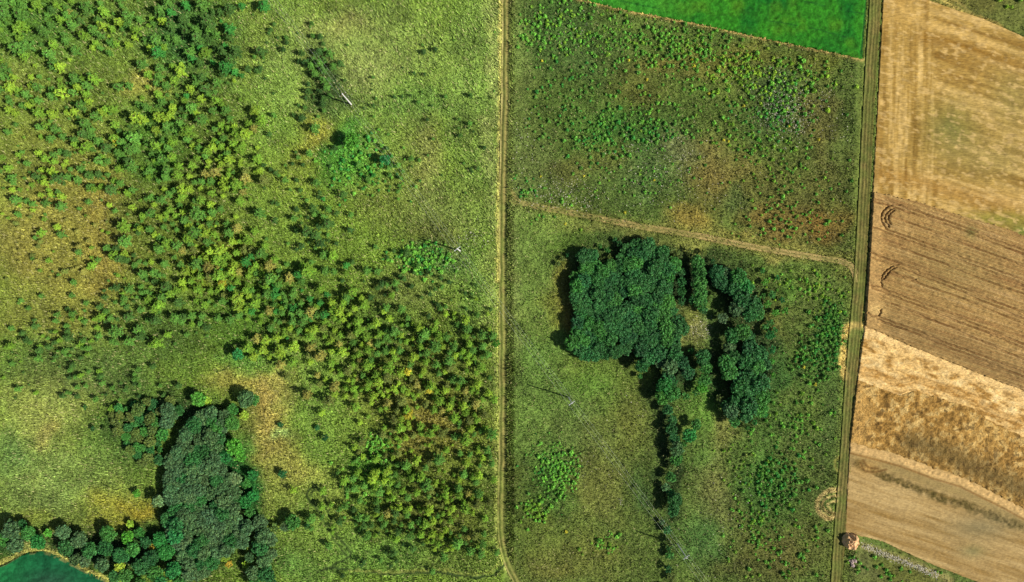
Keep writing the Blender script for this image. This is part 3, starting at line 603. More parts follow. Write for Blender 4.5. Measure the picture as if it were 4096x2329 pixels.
def bush_proto(seed, n=110):
    """Low rounded bush, radius about 1, height about 1.3."""
    r = np.random.default_rng(seed); d = r.normal(size=(n, 3)); d[:, 2] = abs(d[:, 2]) * 1.1 + .1; d /= np.linalg.norm(d, axis=1)[:, None]
    lump = 1 + .22 * np.sin(3 * np.arctan2(d[:, 1], d[:, 0]) + seed)
    cen = d * np.c_[lump, lump, np.ones(n)] * np.array([.8, .8, 1.05]) * r.uniform(.75, 1.08, (n, 1)) + np.array([0, 0, .18])
    crown = make_mesh("foliage", rhombs(cen, d + r.normal(0, .5, (n, 3)), .25 * r.uniform(.7, 1.3, n), np.full(n, .6), r), qfaces(n), leaf_var(n, r, .65, 1.4))
    stems = [tube([(0, 0, -.2), (math.cos(a) * .3, math.sin(a) * .3, .8)], [.05, .015], 4) for a in (0, 1.3, 2.5, 3.8, 5)]
    v, f = join(stems); stem = make_mesh("stem", v, f)
    crown.materials.append(M_LEAF); stem.materials.append(M_BARK)
    return crown, stem

TREES = {"big": [tree_proto(2.6, 5.6, 2000, .23, s, 38) for s in (1, 2, 3, 4)], "mid": [tree_proto(1.8, 4.2, 1000, .21, s, 24) for s in (11, 12, 13)], "low": [tree_proto(1.15, 2.6, 430, .185, s, 13) for s in (21, 22, 23)]}
BASE_R = {"big": 2.6, "mid": 1.8, "low": 1.15}; BASE_H = {"big": 5.6, "mid": 4.2, "low": 2.6}
SAPS = [sapling_proto(s, b) for s, b in ((31, 17), (32, 20), (33, 15), (34, 19), (35, 23))]
BUSHES = [bush_proto(s) for s in (41, 42, 43, 44)]

ITEMS = []      # everything that gets a label of its own: [root, kind, look, zone, px, py, size]
def plant(name, cat, meshes, part_names, loc, scale, colr, group):
    root = bpy.data.objects.new(name, None); col.objects.link(root); root.empty_display_size = .3
    root.location = loc; root.rotation_euler = (0, 0, random.uniform(0, 6.283)); root.scale = scale
    for me, pn in zip(meshes, part_names):
        o = bpy.data.objects.new(pn, me); col.objects.link(o); o.parent = root
        o.color = (*[float(v) for v in colr], 1) if pn in ("crown", "foliage") else (1, 1, 1, 1)
    root["category"] = cat; root["group"] = group
    return root

# ------------------------------------------------------------------ woods
TONE = {"dark": (52, 106, 50), "deep": (44, 96, 48), "grey": (78, 112, 66), "pale": (112, 142, 90), "green": (66, 124, 50), "bright": (84, 150, 48), "emerald": (48, 122, 54), "lime": (140, 172, 54), "yellow": (190, 168, 60), "olive": (92, 112, 50), "teal": (52, 128, 64), "mint": (142, 172, 112)}
TONE_WORD = {"dark": "dark green", "deep": "very dark green", "grey": "grey-green", "pale": "pale grey-green", "green": "mid green", "bright": "bright green", "emerald": "emerald green", "lime": "lime green", "yellow": "yellow", "olive": "olive green", "teal": "teal", "mint": "pale minty"}
Z1 = "in the double row beside the clearing"; Z2 = "in the thicket east of the clearing"; Z3 = "in the block along the wood's east side"; Z4 = "in the tangle below the clearing"
Z5 = "in the hedge running south from the wood"; Z6 = "on the scrubby fringe east of the wood"; Z7 = "in the tree belt above the teal field"; Z8 = "on the upper left shoulder of the south-west wood"
Z9 = "on the sunny side of the south-west wood"; Z10 = "in the clump right of the south-west wood"; Z11 = "among low scrub at the central wood's north edge"
TREE_K = .95
def add_tree(px, py, rpx, tone, zone, hk=1.0, special=None):
    R = rpx / PX * (1.16 if zone in (Z2, Z3, Z4) else 1.06)
    kind = "big" if R > 2.15 else "mid" if R > 1.4 else "low"
    s = R / BASE_R[kind]; hz = s ** .6 * hk * random.uniform(.92, 1.1)
    hz *= .74; h = BASE_H[kind] * hz * .8
    x, y = base(px, py, h)
    c = lin(*TONE[tone]) * TREE_K * np.clip(rng.normal(1, .10), .75, 1.3) * np.array([rng.normal(1, .07), 1, rng.normal(1, .07)])
    nm = "shrub" if R < 1.72 and special is None else "tree"  # small trees of the woods take the shrub name too
    root = plant(nm, nm, random.choice(TREES[kind]), ("crown", "trunk"), (x, y, 0), (s, s, hz), c, "trees of the woods and hedges" if nm == "tree" else "shrubs at the edges of the woods")
    ITEMS.append([root, nm, ("big" if R > 2.5 else "medium" if R > 1.5 else "small") + " " + TONE_WORD[tone], zone, px, py, R, special])

def fill(poly, dmin, rlo, rhi, tones, zonef, hk=1.0, seed=0):
    r = np.random.default_rng(seed); p = np.array(poly); done = []
    for _ in range(6000):
        x = r.uniform(p[:, 0].min(), p[:, 0].max()); y = r.uniform(p[:, 1].min(), p[:, 1].max())
        if not in_poly(np.array([x]), np.array([y]), poly)[0]: continue
        if any((x - a) ** 2 + (y - b) ** 2 < dmin ** 2 for a, b in done): continue
        done.append((x, y)); add_tree(x, y, r.uniform(rlo, rhi), r.choice(tones), zonef(x, y), hk * r.uniform(.9, 1.1))
    return done
def zone_c(x, y):
    return ("on the west rim of the central wood" if x < 2360 else "on the south rim of the central wood" if y > 1370 else "on the north rim of the central wood" if y < 1060 else "in the upper half of the central wood" if y < 1200 else "in the lower half of the central wood")
fill(WOOD_C, 31, 28, 38, ["dark", "dark", "dark", "deep", "green"], zone_c, .85, 5)
def zone_l(x, y):
    return ("at the top of the south-west wood" if y < 1740 else "in the upper south-west wood" if y < 1900 else "in the middle of the south-west wood" if y < 2060 else "at the foot of the south-west wood")
fill(WOOD_L, 33, 30, 40, ["grey", "grey", "grey", "dark"], zone_l, .95, 6)
T = []
for a in [(2728, 1090, 20), (2726, 1128, 21), (2728, 1168, 21), (2728, 1204, 20), (2790, 1052, 32), (2798, 1092, 34), (2800, 1135, 34), (2802, 1176, 33), (2800, 1214, 30), (2776, 1200, 22), (2815, 1240, 20)]: T.append((*a, "dark" if a[2] < 30 else "green", Z1))
for a in [(2868, 1090, 32), (2880, 1128, 32)]: T.append((*a, "deep", Z2))
for a in [(2905, 1090, 24, "grey"), (2955, 1105, 34, "green"), (2982, 1145, 34, "emerald"), (2938, 1158, 32, "dark"), (2968, 1192, 36, "dark"), (3014, 1222, 36, "dark"), (2948, 1232, 32, "grey"), (2998, 1258, 32, "dark"), (2893, 1274, 22, "grey"), (3034, 1258, 26, "green"), (2905, 1150, 22, "deep")]: T.append((*a, Z2))
for a in [(2930, 1345, 32, "dark"), (2968, 1328, 34, "green"), (2995, 1348, 28, "dark"), (2920, 1388, 27, "grey"), (2905, 1448, 34, "green"), (2920, 1490, 34, "green"), (2940, 1428, 28, "dark"), (3000, 1395, 34, "dark"), (3040, 1420, 36, "dark"), (2985, 1445, 34, "dark"), (3030, 1468, 36, "green"), (3060, 1458, 28, "dark"), (2995, 1505, 36, "deep"),
          (3045, 1530, 38, "dark"), (2965, 1555, 36, "dark"), (3010, 1570, 38, "dark"), (3050, 1592, 34, "green"), (3000, 1628, 38, "dark"), (3040, 1640, 32, "green"), (2950, 1606, 32, "dark"), (2925, 1648, 32, "grey"), (2880, 1596, 18, "olive"), (2905, 1620, 22, "dark"), (2938, 1685, 26, "green"), (2985, 1664, 30, "dark"), (2955, 1515, 28, "deep")]: T.append((*a, Z3))
for a in [(2815, 1428, 32, "dark"), (2822, 1470, 26, "green"), (2732, 1450, 28, "deep"), (2752, 1490, 28, "deep"), (2700, 1425, 32, "dark"), (2682, 1470, 32, "grey"), (2672, 1508, 28, "deep"), (2660, 1548, 36, "emerald"), (2692, 1575, 34, "green"), (2650, 1592, 30, "green"), (2820, 1522, 26, "green"), (2812, 1552, 22, "bright"), (2786, 1566, 18, "green"), (2742, 1584, 16, "green"), (2690, 1530, 22, "dark"), (2560, 1506, 12, "green"), (2285, 1388, 16, "pale"), (2640, 1450, 24, "grey")]: T.append((*a, Z4))
for a in [(2672, 1640, 24, "dark"), (2688, 1678, 22, "dark"), (2684, 1716, 26, "dark"), (2698, 1756, 26, "dark"), (2706, 1798, 32, "grey"), (2704, 1838, 28, "green"), (2690, 1870, 20, "olive"), (2684, 1910, 24, "green"), (2664, 1950, 20, "grey"), (2702, 2002, 34, "dark"), (2692, 2044, 28, "dark"), (2658, 2004, 14, "olive"), (2650, 2090, 14, "grey"), (2668, 2122, 20, "dark"), (2684, 2170, 20, "olive"), (2680, 2222, 20, "green"), (2672, 2276, 18, "dark"), (2688, 2316, 20, "olive"), (2672, 2370, 22, "dark"), (2757, 1742, 32, "emerald"), (2785, 1698, 24, "green"), (2736, 1776, 14, "green"), (2684, 1976, 20, "emerald"), (2676, 2195, 14, "dark")]: T.append((*a, Z5))
for a in [(3060, 1130, 16), (3090, 1178, 18), (3070, 1218, 18), (3102, 1250, 17), (3080, 1292, 18), (3128, 1200, 14), (3140, 1244, 16), (3082, 1340, 22), (3090, 1398, 18), (3050, 1185, 14), (3100, 1320, 13), (3062, 1310, 16), (3050, 1085, 12), (3110, 1110, 11), (3088, 1445, 14), (3092, 1500, 13), (3060, 1660, 14), (2990, 1712, 12), (3020, 1690, 13)]: T.append((*a, random.choice(["green", "bright", "emerald"]), Z6))
for a in [(2440, 1030, 15), (2410, 1040, 14), (2430, 1000, 13), (2480, 975, 16), (2490, 1000, 14), (2400, 985, 11), (2715, 1018, 20), (2690, 1000, 15), (2760, 1010, 18), (2815, 1012, 15), (2250, 1035, 12), (2235, 1055, 12), (2270, 1020, 10), (2850, 1045, 14), (2460, 960, 12), (2860, 1180, 12)]: T.append((*a, random.choice(["green", "olive", "dark"]), Z11))
for a in [(40, 2122, 40, "grey"), (110, 2134, 34, "green"), (60, 2182, 36, "grey"), (192, 2132, 20, "bright"), (150, 2168, 34, "emerald"), (250, 2132, 34, "grey"), (312, 2162, 36, "grey"), (262, 2196, 36, "dark"), (356, 2204, 34, "dark"), (428, 2136, 36, "green"), (420, 2192, 36, "deep"), (480, 2222, 36, "dark"), (408, 2258, 34, "grey"), (510, 2150, 28, "bright"), (556, 2130, 26, "green"), (530, 2196, 34, "green"), (600, 2232, 36, "deep"), (560, 2272, 36, "dark"),
          (640, 2160, 34, "emerald"), (698, 2146, 36, "teal"), (660, 2210, 36, "emerald"), (618, 2296, 36, "green"), (690, 2284, 36, "teal"), (500, 2306, 32, "green"), (605, 2188, 18, "yellow"), (520, 2096, 18, "lime"), (455, 2310, 28, "dark"), (90, 2100, 22, "dark"), (300, 2240, 26, "grey"), (340, 2245, 28, "grey"), (640, 2330, 32, "emerald"), (720, 2330, 32, "green"), (560, 2340, 34, "green"), (10, 2160, 30, "green"), (580, 2170, 26, "deep")]: T.append((*a, Z7))
for a in [(549, 1642, 30, "olive"), (602, 1672, 24, "olive"), (668, 1640, 32, "grey"), (664, 1690, 30, "grey"), (648, 1740, 28, "green"), (600, 1768, 24, "olive"), (690, 1665, 26, "grey"), (680, 1600, 18, "olive"), (640, 1800, 14, "green"), (540, 1790, 16, "olive"), (505, 1720, 15, "olive"), (480, 1690, 13, "lime"), (610, 1720, 22, "olive"), (560, 1745, 18, "olive"), (545, 1975, 18, "bright"), (590, 1840, 13, "teal"), (420, 1720, 13, "olive"), (340, 1630, 11, "dark"), (370, 1715, 12, "deep")]: T.append((*a, Z8))
for a in [(790, 1596, 34, "bright"), (826, 1604, 22, "lime"), (984, 1596, 38, "grey"), (930, 1640, 26, "green"), (925, 1690, 34, "green"), (866, 1716, 34, "green"), (934, 1788, 36, "bright"), (896, 1832, 32, "emerald"), (960, 1826, 28, "bright"), (940, 1918, 30, "pale"), (985, 1934, 22, "green"), (1010, 1985, 26, "emerald"), (980, 2010, 28, "emerald"), (1010, 1900, 24, "emerald"), (900, 2228, 24, "lime"), (915, 2256, 18, "yellow"), (1015, 1600, 26, "green"), (975, 1660, 22, "lime"), (1000, 2050, 24, "green"), (875, 2100, 12, "lime"), (760, 2066, 12, "emerald")]: T.append((*a, Z9))
for a in [(1040, 2092, 34, "grey"), (1050, 2142, 38, "grey"), (1040, 2192, 38, "dark"), (1056, 2242, 36, "grey"), (998, 2232, 22, "grey"), (985, 2262, 20, "lime"), (1012, 2292, 32, "grey"), (1062, 2300, 36, "dark"), (1084, 2160, 30, "grey"), (1090, 2215, 24, "grey"), (1020, 2335, 30, "green"), (1170, 2090, 34, "green"), (1140, 2108, 22, "grey"), (1228, 2104, 13, "dark"), (1096, 2110, 20, "olive"), (1090, 2320, 18, "deep")]: T.append((*a, Z10))
for t in T: add_tree(*t)
fill([(430, 1650), (560, 1600), (700, 1590), (720, 1640), (640, 1760), (640, 1850), (560, 1860), (500, 1780)], 25, 15, 25, ["olive", "dark", "green"], lambda x, y: "in the shrubby slope left of the south-west wood", .8, 8)
S = [(2568, 1462, 32, "dark", "round dark tree alone on grass below the central wood's lower edge", 1.0), (2765, 1404, 14, "green", "tiny round tree in the dark hollow just below the straw clearing", 1.0),
     (632, 2004, 28, "pale", "pale round tree standing alone left of the dark south-west wood", 1.2), (478, 2265, 25, "lime", "lime yellow tree glowing amid the dark belt above the teal field", 1.1),
     (1406, 562, 34, "bright", "bright green tree casting the largest round shadow in the west meadow", 1.3), (1540, 640, 24, "teal", "teal tree beside dark shade in the green patch of the west meadow", 1.1),
     (950, 1416, 26, "teal", "teal tree with long shadow near the curved mower mark in the saplings", 1.3), (1985, 1374, 18, "bright", "bright green shrubby tree touching the west edge of the dirt track", 1.4),
     (1300, 1752, 15, "deep", "small very dark tree on pale grass right of the dry patch", 1.2), (1128, 1896, 20, "deep", "dark lone tree in the dry golden patch right of the wood", 1.0),
     (1122, 1700, 14, "dark", "dark small tree above the mint-green spot in the dry patch", .8), (1268, 1712, 13, "dark", "lesser dark tree just up-left of the small very dark one", .7)]
for px, py, r, tone, lab, hk in S: add_tree(px, py, r, tone, None, hk, lab)

# ------------------------------------------------------------------ saplings and bushes
def scatter(zones, seed, grow, dense):
    """(cx, cy, rx, ry, count, size lo, size hi, tones, zone words) -> list of plants, apart from each other and off the tracks and fields."""
    r = np.random.default_rng(seed); out = []; cell = {}
    for cx, cy, rx, ry, n, lo, hi, tones, zone in zones:
        k = 0; tries = 0
        n = int(n * dense)
        while k < n and tries < n * 30:
            tries += 1
            a = r.uniform(0, 6.283); q = min(r.rayleigh(.52), 1.7)
            x, y = cx + math.cos(a) * rx * q, cy + math.sin(a) * ry * q
            s = (r.uniform(lo, hi) if r.uniform() < .8 else lo * r.uniform(.45, .9)) * grow * r.choice([.75, 1, 1, 1.22])
            if not (-60 < x < 4160 and -60 < y < 2390): continue
            X, Y = np.array([x]), np.array([y])
            if any(in_poly(X, Y, p)[0] for p in FIELD_POLYS.values()): continue
            if seg_dist(X, Y, TRACK_C)[0] < 30 or seg_dist(X, Y, TRACK_R)[0] < 36 or seg_dist(X, Y, TRACK_X)[0] < 24: continue
            g = (int(x // 40), int(y // 40)); ok = True
            for i in (-1, 0, 1):
                for j in (-1, 0, 1):
                    for (u, v, w) in cell.get((g[0] + i, g[1] + j), ()):
                        if (u - x) ** 2 + (v - y) ** 2 < ((w + s) * PX * .62) ** 2: ok = False
            if not ok: continue
            cell.setdefault(g, []).append((x, y, s)); out.append((x, y, s, tones[r.integers(len(tones))], zone)); k += 1
    return out
STONE = {"lime": (140, 172, 52), "yg": (116, 156, 48), "green": (92, 140, 54), "dark": (74, 112, 46), "deep": (62, 98, 42), "gold": (178, 172, 52), "olive": (112, 126, 56), "dry": (150, 150, 70), "emerald": (66, 140, 56), "fresh": (110, 168, 60), "grass": (92, 148, 54)}
SWORD = {"lime": "lime", "yg": "yellow-green", "green": "mid green", "dark": "dark", "deep": "very dark", "gold": "golden", "olive": "olive", "dry": "straw-tinted", "emerald": "emerald", "fresh": "fresh green", "grass": "grass green"}
A = ["yg", "green", "green", "lime"]; B = ["green", "dark", "green", "yg"]; Y = ["lime", "yg", "lime", "yg", "olive", "yg", "lime", "dry"]; D = ["dark", "deep", "green"]
SAPZ = [
    (120, 70, 240, 150, 46, .9, 1.7, B, "in the far top left corner"), (470, 110, 260, 150, 50, .8, 1.5, A, "above the straw patch near the top left"), (840, 160, 170, 190, 46, .8, 1.7, ["dark", "green", "emerald", "dark"], "in the dark green belt near the top"),
    (190, 360, 260, 180, 64, .8, 1.6, A, "left of the straw patch"), (720, 460, 220, 190, 76, .8, 1.6, A, "right of the straw patch"), (470, 640, 280, 150, 66, .8, 1.5, B, "below the straw patch"), (140, 740, 230, 170, 56, .6, 1.2, A, "in the tan upper left grass"),
    (720, 830, 240, 200, 76, .9, 1.7, A, "in the middle of the dense belt"), (910, 620, 110, 190, 40, .9, 1.6, Y, "along the dense belt's right edge"), (900, 1060, 170, 150, 64, .9, 1.6, Y, "in the yellowest part of the belt"), (610, 1180, 240, 200, 76, .7, 1.4, B, "in the lower belt right of tan grass"),
    (300, 1020, 300, 260, 56, .45, .9, ["yg", "olive", "green", "dry"], "in the tan grass on the left"), (250, 1380, 320, 160, 66, .5, 1.0, B, "in the dull green grass far left"), (1110, 1190, 200, 130, 70, .9, 1.5, ["green", "yg", "green", "emerald"], "in the green belt below the meadow"),
    (1300, 1330, 230, 120, 60, .9, 1.5, Y, "where the belt turns toward the track"), (1600, 1330, 220, 110, 46, .8, 1.4, A, "in the upper stand beside the track"), (1840, 1400, 150, 130, 38, .8, 1.4, A, "close to the track's west edge"), (1450, 1500, 180, 110, 38, .9, 1.6, Y, "in the stand left of the golden sapling"),
    (1700, 1580, 230, 130, 54, .8, 1.5, Y, "in the stand below the golden sapling"), (1900, 1760, 90, 170, 26, .8, 1.4, A, "in the lower stand near the track"), (1600, 1760, 230, 100, 34, .6, 1.2, ["yg", "olive", "lime"], "in the thin middle of lower stand"), (1560, 1930, 230, 110, 46, .8, 1.4, A, "in the lower stand by the tyre loop"),
    (1820, 2010, 160, 130, 46, .8, 1.5, Y, "at the lower stand's right end"), (1540, 2090, 220, 80, 34, .8, 1.4, B, "at the foot of the lower stand"), (1850, 2170, 120, 60, 20, .8, 1.3, A, "just above the curved tyre marks"),
    (1290, 300, 70, 190, 34, .6, 1.2, D, "in the dark line beside the leaning pole"), (1530, 700, 130, 110, 40, .4, .8, ["emerald", "green", "fresh"], "in the lush patch below the bright tree"), (1150, 640, 150, 240, 34, .4, .8, D, "in the grass left of the bright tree"), (1640, 380, 260, 260, 30, .35, .65, D, "in open meadow west of the upper track"),
    (1270, 900, 120, 130, 26, .8, 1.4, D, "in open meadow left of the power pole"), (1560, 1090, 230, 120, 28, .5, 1.0, D, "in grass below left of the power pole"), (1830, 620, 140, 260, 16, .35, .6, D, "in open meadow along the track"), (1090, 250, 90, 260, 20, .4, .8, D, "in the meadow strip beside dark belt"), (1800, 1200, 180, 90, 16, .4, .8, D, "in grass right below the power pole"),
    (1500, 2230, 260, 60, 12, .6, 1.1, D, "on the grass above the tyre marks"), (400, 1560, 260, 90, 30, .5, 1.0, D, "above the south-west wood")]
GOLD = [(1024 + 1110 / 1.82, 1529 + 230 / 1.82, 1.5, "gold"), (1630, 1490, 1.2, "gold"), (470, 567, 1.0, "gold"), (502, 1016, 1.1, "lime"), (890, 1130, 1.3, "gold"), (280, 50, 1.0, "dry"), (1728, 1545, 1.4, "lime"), (1720, 1560, 1.2, "gold"), (1605, 1710, 1.5, "yg")]
saps = [(x, y, s, t, "the golden few") for x, y, s, t in GOLD] + scatter(SAPZ, 71, 1.08, 1.15)
F = ["fresh", "grass", "grass", "fresh", "yg"]; G = ["grass", "green", "green", "emerald"]
BUZ = [
    (2230, 110, 190, 130, 170, .34, .55, F, "in the thick scatter at the field's top left"), (2480, 160, 150, 110, 110, .30, .5, F, "left part under the green crop"), (2760, 190, 200, 90, 150, .34, .55, F, "in the thick band under the green crop"), (2960, 270, 170, 90, 110, .34, .55, ["yg", "fresh", "lime"], "right part under the green crop"),
    (3170, 320, 190, 110, 110, .34, .58, ["yg", "fresh", "lime", "grass"], "below the crop's right corner"), (2300, 350, 230, 140, 90, .28, .48, G, "in the left part of the rough field"), (2680, 420, 290, 130, 100, .3, .5, F, "in the middle of the rough field"), (3080, 430, 150, 120, 110, .34, .56, G, "by the white flowers of the rough field"),
    (2420, 540, 120, 100, 120, .34, .55, G, "in the dense dark patch of rough field"), (2640, 520, 110, 60, 60, .3, .5, G, "right of the dense dark patch"), (2220, 480, 130, 100, 46, .28, .45, G, "near the dirt track in rough field"), (3000, 560, 230, 100, 70, .3, .5, ["fresh", "yg", "grass"], "right of centre in the rough field"), (2580, 720, 300, 90, 60, .28, .42, F, "in the pale lower rough field"),
    (3180, 720, 220, 110, 66, .3, .46, F, "in the brown lower right rough field"), (3180, 890, 200, 100, 76, .3, .48, F, "in the reddish patch above cross track"), (2110, 760, 60, 60, 26, .3, .45, G, "at the junction of the tracks"), (2230, 840, 150, 50, 14, .3, .45, F, "just under the start of cross track"),
    (3330, 1310, 60, 90, 90, .34, .55, G, "in the dense clump beside the field road"), (3270, 1430, 100, 80, 90, .34, .55, G, "in the lower dense clump by the road"), (3180, 1140, 180, 60, 50, .3, .48, ["yg", "fresh", "lime"], "below the cross track's right end"), (3290, 1180, 80, 70, 24, .3, .45, ["yg", "lime"], "left of the road's hollow"),
    (2240, 1890, 80, 95, 120, .34, .58, ["fresh", "grass", "fresh"], "in the brightest bush patch by the track"), (2140, 2050, 70, 50, 40, .34, .56, ["yg", "fresh"], "in the loose group beside lower track"), (2430, 2175, 80, 40, 34, .34, .56, ["yg", "fresh"], "in the small group of the lower grass"), (2180, 1870, 130, 130, 46, .28, .45, G, "around the brightest bush patch"),
    (3110, 1930, 120, 110, 120, .34, .56, G, "in the dense lower patch left of road"), (3200, 1720, 130, 150, 70, .3, .5, F, "in rough land left of the lower road"), (3130, 2180, 180, 130, 100, .3, .5, F, "in the brown bottom right of rough land"), (2960, 1860, 110, 160, 40, .28, .42, ["yg", "olive"], "right of the hedge"), (3010, 2090, 90, 110, 40, .3, .46, F, "right of the hedge's lower end"),
    (1690, 1036, 95, 55, 100, .38, .62, ["fresh", "fresh", "emerald"], "in the bright clump below the power pole"), (1510, 1800, 62, 50, 46, .38, .6, ["fresh", "grass"], "in the bright clump among saplings"), (1450, 1930, 80, 140, 50, .34, .56, ["fresh", "grass"], "around the clump among saplings"), (1420, 650, 120, 110, 90, .34, .56, ["fresh", "emerald"], "in the lush meadow patch"),
    (3420, 2255, 40, 50, 10, .34, .55, F, "around the stone pile"), (3600, 2290, 170, 50, 18, .34, .55, F, "in the scrubby bottom right corner"), (4030, 10, 80, 30, 4, .4, .7, ["lime", "yg"], "in the scrubby top right corner")]
YEL = [(2168, 243, .45), (2516, 240, .45), (2770, 236, .55), (2778, 262, .5), (2589, 317, .45), (2976, 422, .45), (3157, 503, .5), (3277, 557, .5), (2837, 373, .45), (2896, 559, .5), (2915, 565, .42), (2163, 705, .42), (2336, 703, .42), (2618, 720, .4), (3277, 556, .4), (2500, 850, .5), (2262, 896, .45), (3238, 875, .42), (2265, 2130, .5), (3218, 1470, .45), (3264, 1540, .5)]
bushes = [(x, y, s, "gold", "among the yellow few") for x, y, s in YEL] + scatter(BUZ, 72, 1.15, 1.15)

def split_build(items, name, cat, protos, parts, kc, limit, group, stuff_name, stuff_label, hscale):
    order = sorted(range(len(items)), key=lambda i: -(items[i][2] + (9 if items[i][4].endswith("few") else 0)))
    rest_v, rest_c, nv = [], [], 0
    inside = lambda i: 6 < items[i][0] < 4090 and 6 < items[i][1] < 2323
    order = [i for i in order if inside(i)] + [i for i in order if not inside(i)]
    for rank, i in enumerate(order):
        px, py, s, tone, zone = items[i]
        h = s * 1.2; x, y = base(px, py, h)
        c = lin(*STONE[tone]) * kc * np.clip(rng.normal(1, .12), .7, 1.35)
        hs = s * hscale * random.uniform(.85, 1.2); me = random.choice(protos)
        if rank < limit:
            root = plant(name, cat, me, parts, (x, y, 0), (s, s, hs), c, group)
            ITEMS.append([root, name, SWORD[tone], zone, px, py, s, None])
        else:
            m = me[0]; n = len(m.vertices); v = np.empty(n * 3, np.float32); m.vertices.foreach_get("co", v); v = v.reshape(-1, 3)
            cc = np.empty(n * 4, np.float32); m.attributes["Col"].data.foreach_get("color", cc); cc = cc.reshape(-1, 4)[:, :3]
            a = random.uniform(0, 6.283); ca, sa = math.cos(a), math.sin(a)
            rest_v.append(np.c_[(v[:, 0] * ca - v[:, 1] * sa) * s + x, (v[:, 0] * sa + v[:, 1] * ca) * s + y, v[:, 2] * hs]); rest_c.append(cc * c)
    if rest_v:
        V = np.concatenate(rest_v); C = np.concatenate(rest_c)
        tag(link(stuff_name, make_mesh(stuff_name, V, qfaces(len(V) // 4), C), M_LEAF), stuff_label, "undergrowth", kind="stuff")
split_build(saps, "sapling", "sapling", SAPS, ("crown", "stem"), 1.08, 295, "saplings spread over the western land", "undergrowth", "lesser leafy saplings and shoots thinly filling the western land", 1.45)
split_build(bushes, "bush", "bush", BUSHES, ("foliage", "stem"), 1.35, 295, "round bushes of the rough eastern land", "undergrowth", "countless tiny round bushes dotting the rough eastern land", 1.0)

# labels: look + zone, and a place from the left where several look alike
ORD = ["leftmost", "second", "third", "fourth", "fifth", "sixth", "seventh", "eighth", "ninth", "tenth", "eleventh", "twelfth"] + [f"{n}th" for n in range(13, 60)]
def label_all():
    buckets = {}
    for it in ITEMS:
        root, kind, look, zone, px, py, s, special = it
        if special: root["label"] = special; continue
        buckets.setdefault((kind, look, zone), []).append(it)
    for (kind, look, zone), its in buckets.items():
        its.sort(key=lambda t: t[4])
        if len(its) == 1: its[0][0]["label"] = f"{look} {kind} {zone}"; continue
        for k, it in enumerate(its):
            o = ORD[k] if k == 0 else ("rightmost" if k == len(its) - 1 else ORD[k] + " from left")
            lab = f"{look} {kind} {zone}, {o}"; it[0]["label"] = lab if len(lab.split()) <= 16 else f"{look} {kind} {zone}, {o.split()[0]}"
label_all()

# ------------------------------------------------------------------ power line
LX, LY = 433 / PX, -583 / PX; LN = math.hypot(LX, LY); DIRX, DIRY = LX / LN, LY / LN; NX, NY = -DIRY, DIRX     # across the line, to the east
P2 = (1840, 1004); POLES = [(P2[0] + 435 * k, P2[1] + 586 * k) for k in (-1, 0, 1, 2)]
POLE_H = 9.6
POLE_LABEL = ["pale bare-looking pole leaning out of dark shrubs near the top", "white power pole with crossarm in open meadow above the bright clump", "power pole on open grass left of the central wood", "power pole beside the lower end of the hedge"]
roots = []
for (px, py), lab in zip(POLES, POLE_LABEL):
    r = bpy.data.objects.new("power_pole", None); col.objects.link(r); r.location = (float(wx(px)), float(wy(py)), 0)
    r.rotation_euler = (0, 0, math.atan2(NY, NX)); tag(r, lab, "power pole", "poles of the power line")
    v, f = tube([(0, 0, -.6), (0, 0, 3), (0, 0, 6), (0, 0, POLE_H)], [.20, .18, .155, .125], 12); link("post", make_mesh("post", v, f, None, False), M_CONCRETE, r)
    v, f = join([tube([(-.95, 0, POLE_H - .55), (.95, 0, POLE_H - .55)], [.07, .07], 4), tube([(-.55, .02, POLE_H - .57), (0, .02, POLE_H - 1.2), (.55, .02, POLE_H - .57)], [.03, .03, .03], 4)])
    link("crossarm", make_mesh("crossarm", v, f), M_BARK if py < 600 else M_STEEL, r)
    for ox, oz in ((-.85, POLE_H - .52), (.85, POLE_H - .52), (.16, POLE_H)):
        v, f = tube([(ox, 0, oz), (ox, 0, oz + .08), (ox, 0, oz + .10), (ox, 0, oz + .2), (ox, 0, oz + .22), (ox, 0, oz + .3)], [.02, .02, .075, .06, .075, .03], 8)
        link("insulator", make_mesh("insulator", v, f), M_PORCELAIN, r)
    roots.append(r)
for (ox, oz), lab in zip(((-.85, POLE_H - .2), (.85, POLE_H - .2), (.16, POLE_H + .32)), ("westernmost wire of the power line, sagging between crossarm tips", "easternmost wire of the power line, sagging between crossarm tips", "middle wire of the power line, carried on the pole tops")):
    pts = []
    for k in range(-2, 4):
        a = (P2[0] + 435 * k, P2[1] + 586 * k); b = (P2[0] + 435 * (k + 1), P2[1] + 586 * (k + 1))
        for j in range(14):
            t = j / 14; px, py = a[0] + (b[0] - a[0]) * t, a[1] + (b[1] - a[1]) * t
            pts.append((float(wx(px)) + NX * ox, float(wy(py)) + NY * ox, oz - 4 * .75 * t * (1 - t)))
    v, f = tube(pts, [.012] * len(pts), 5); tag(link("power_wire", make_mesh("power_wire", v, f, None, True), M_WIRE), lab, "power line wire", "wires of the power line")

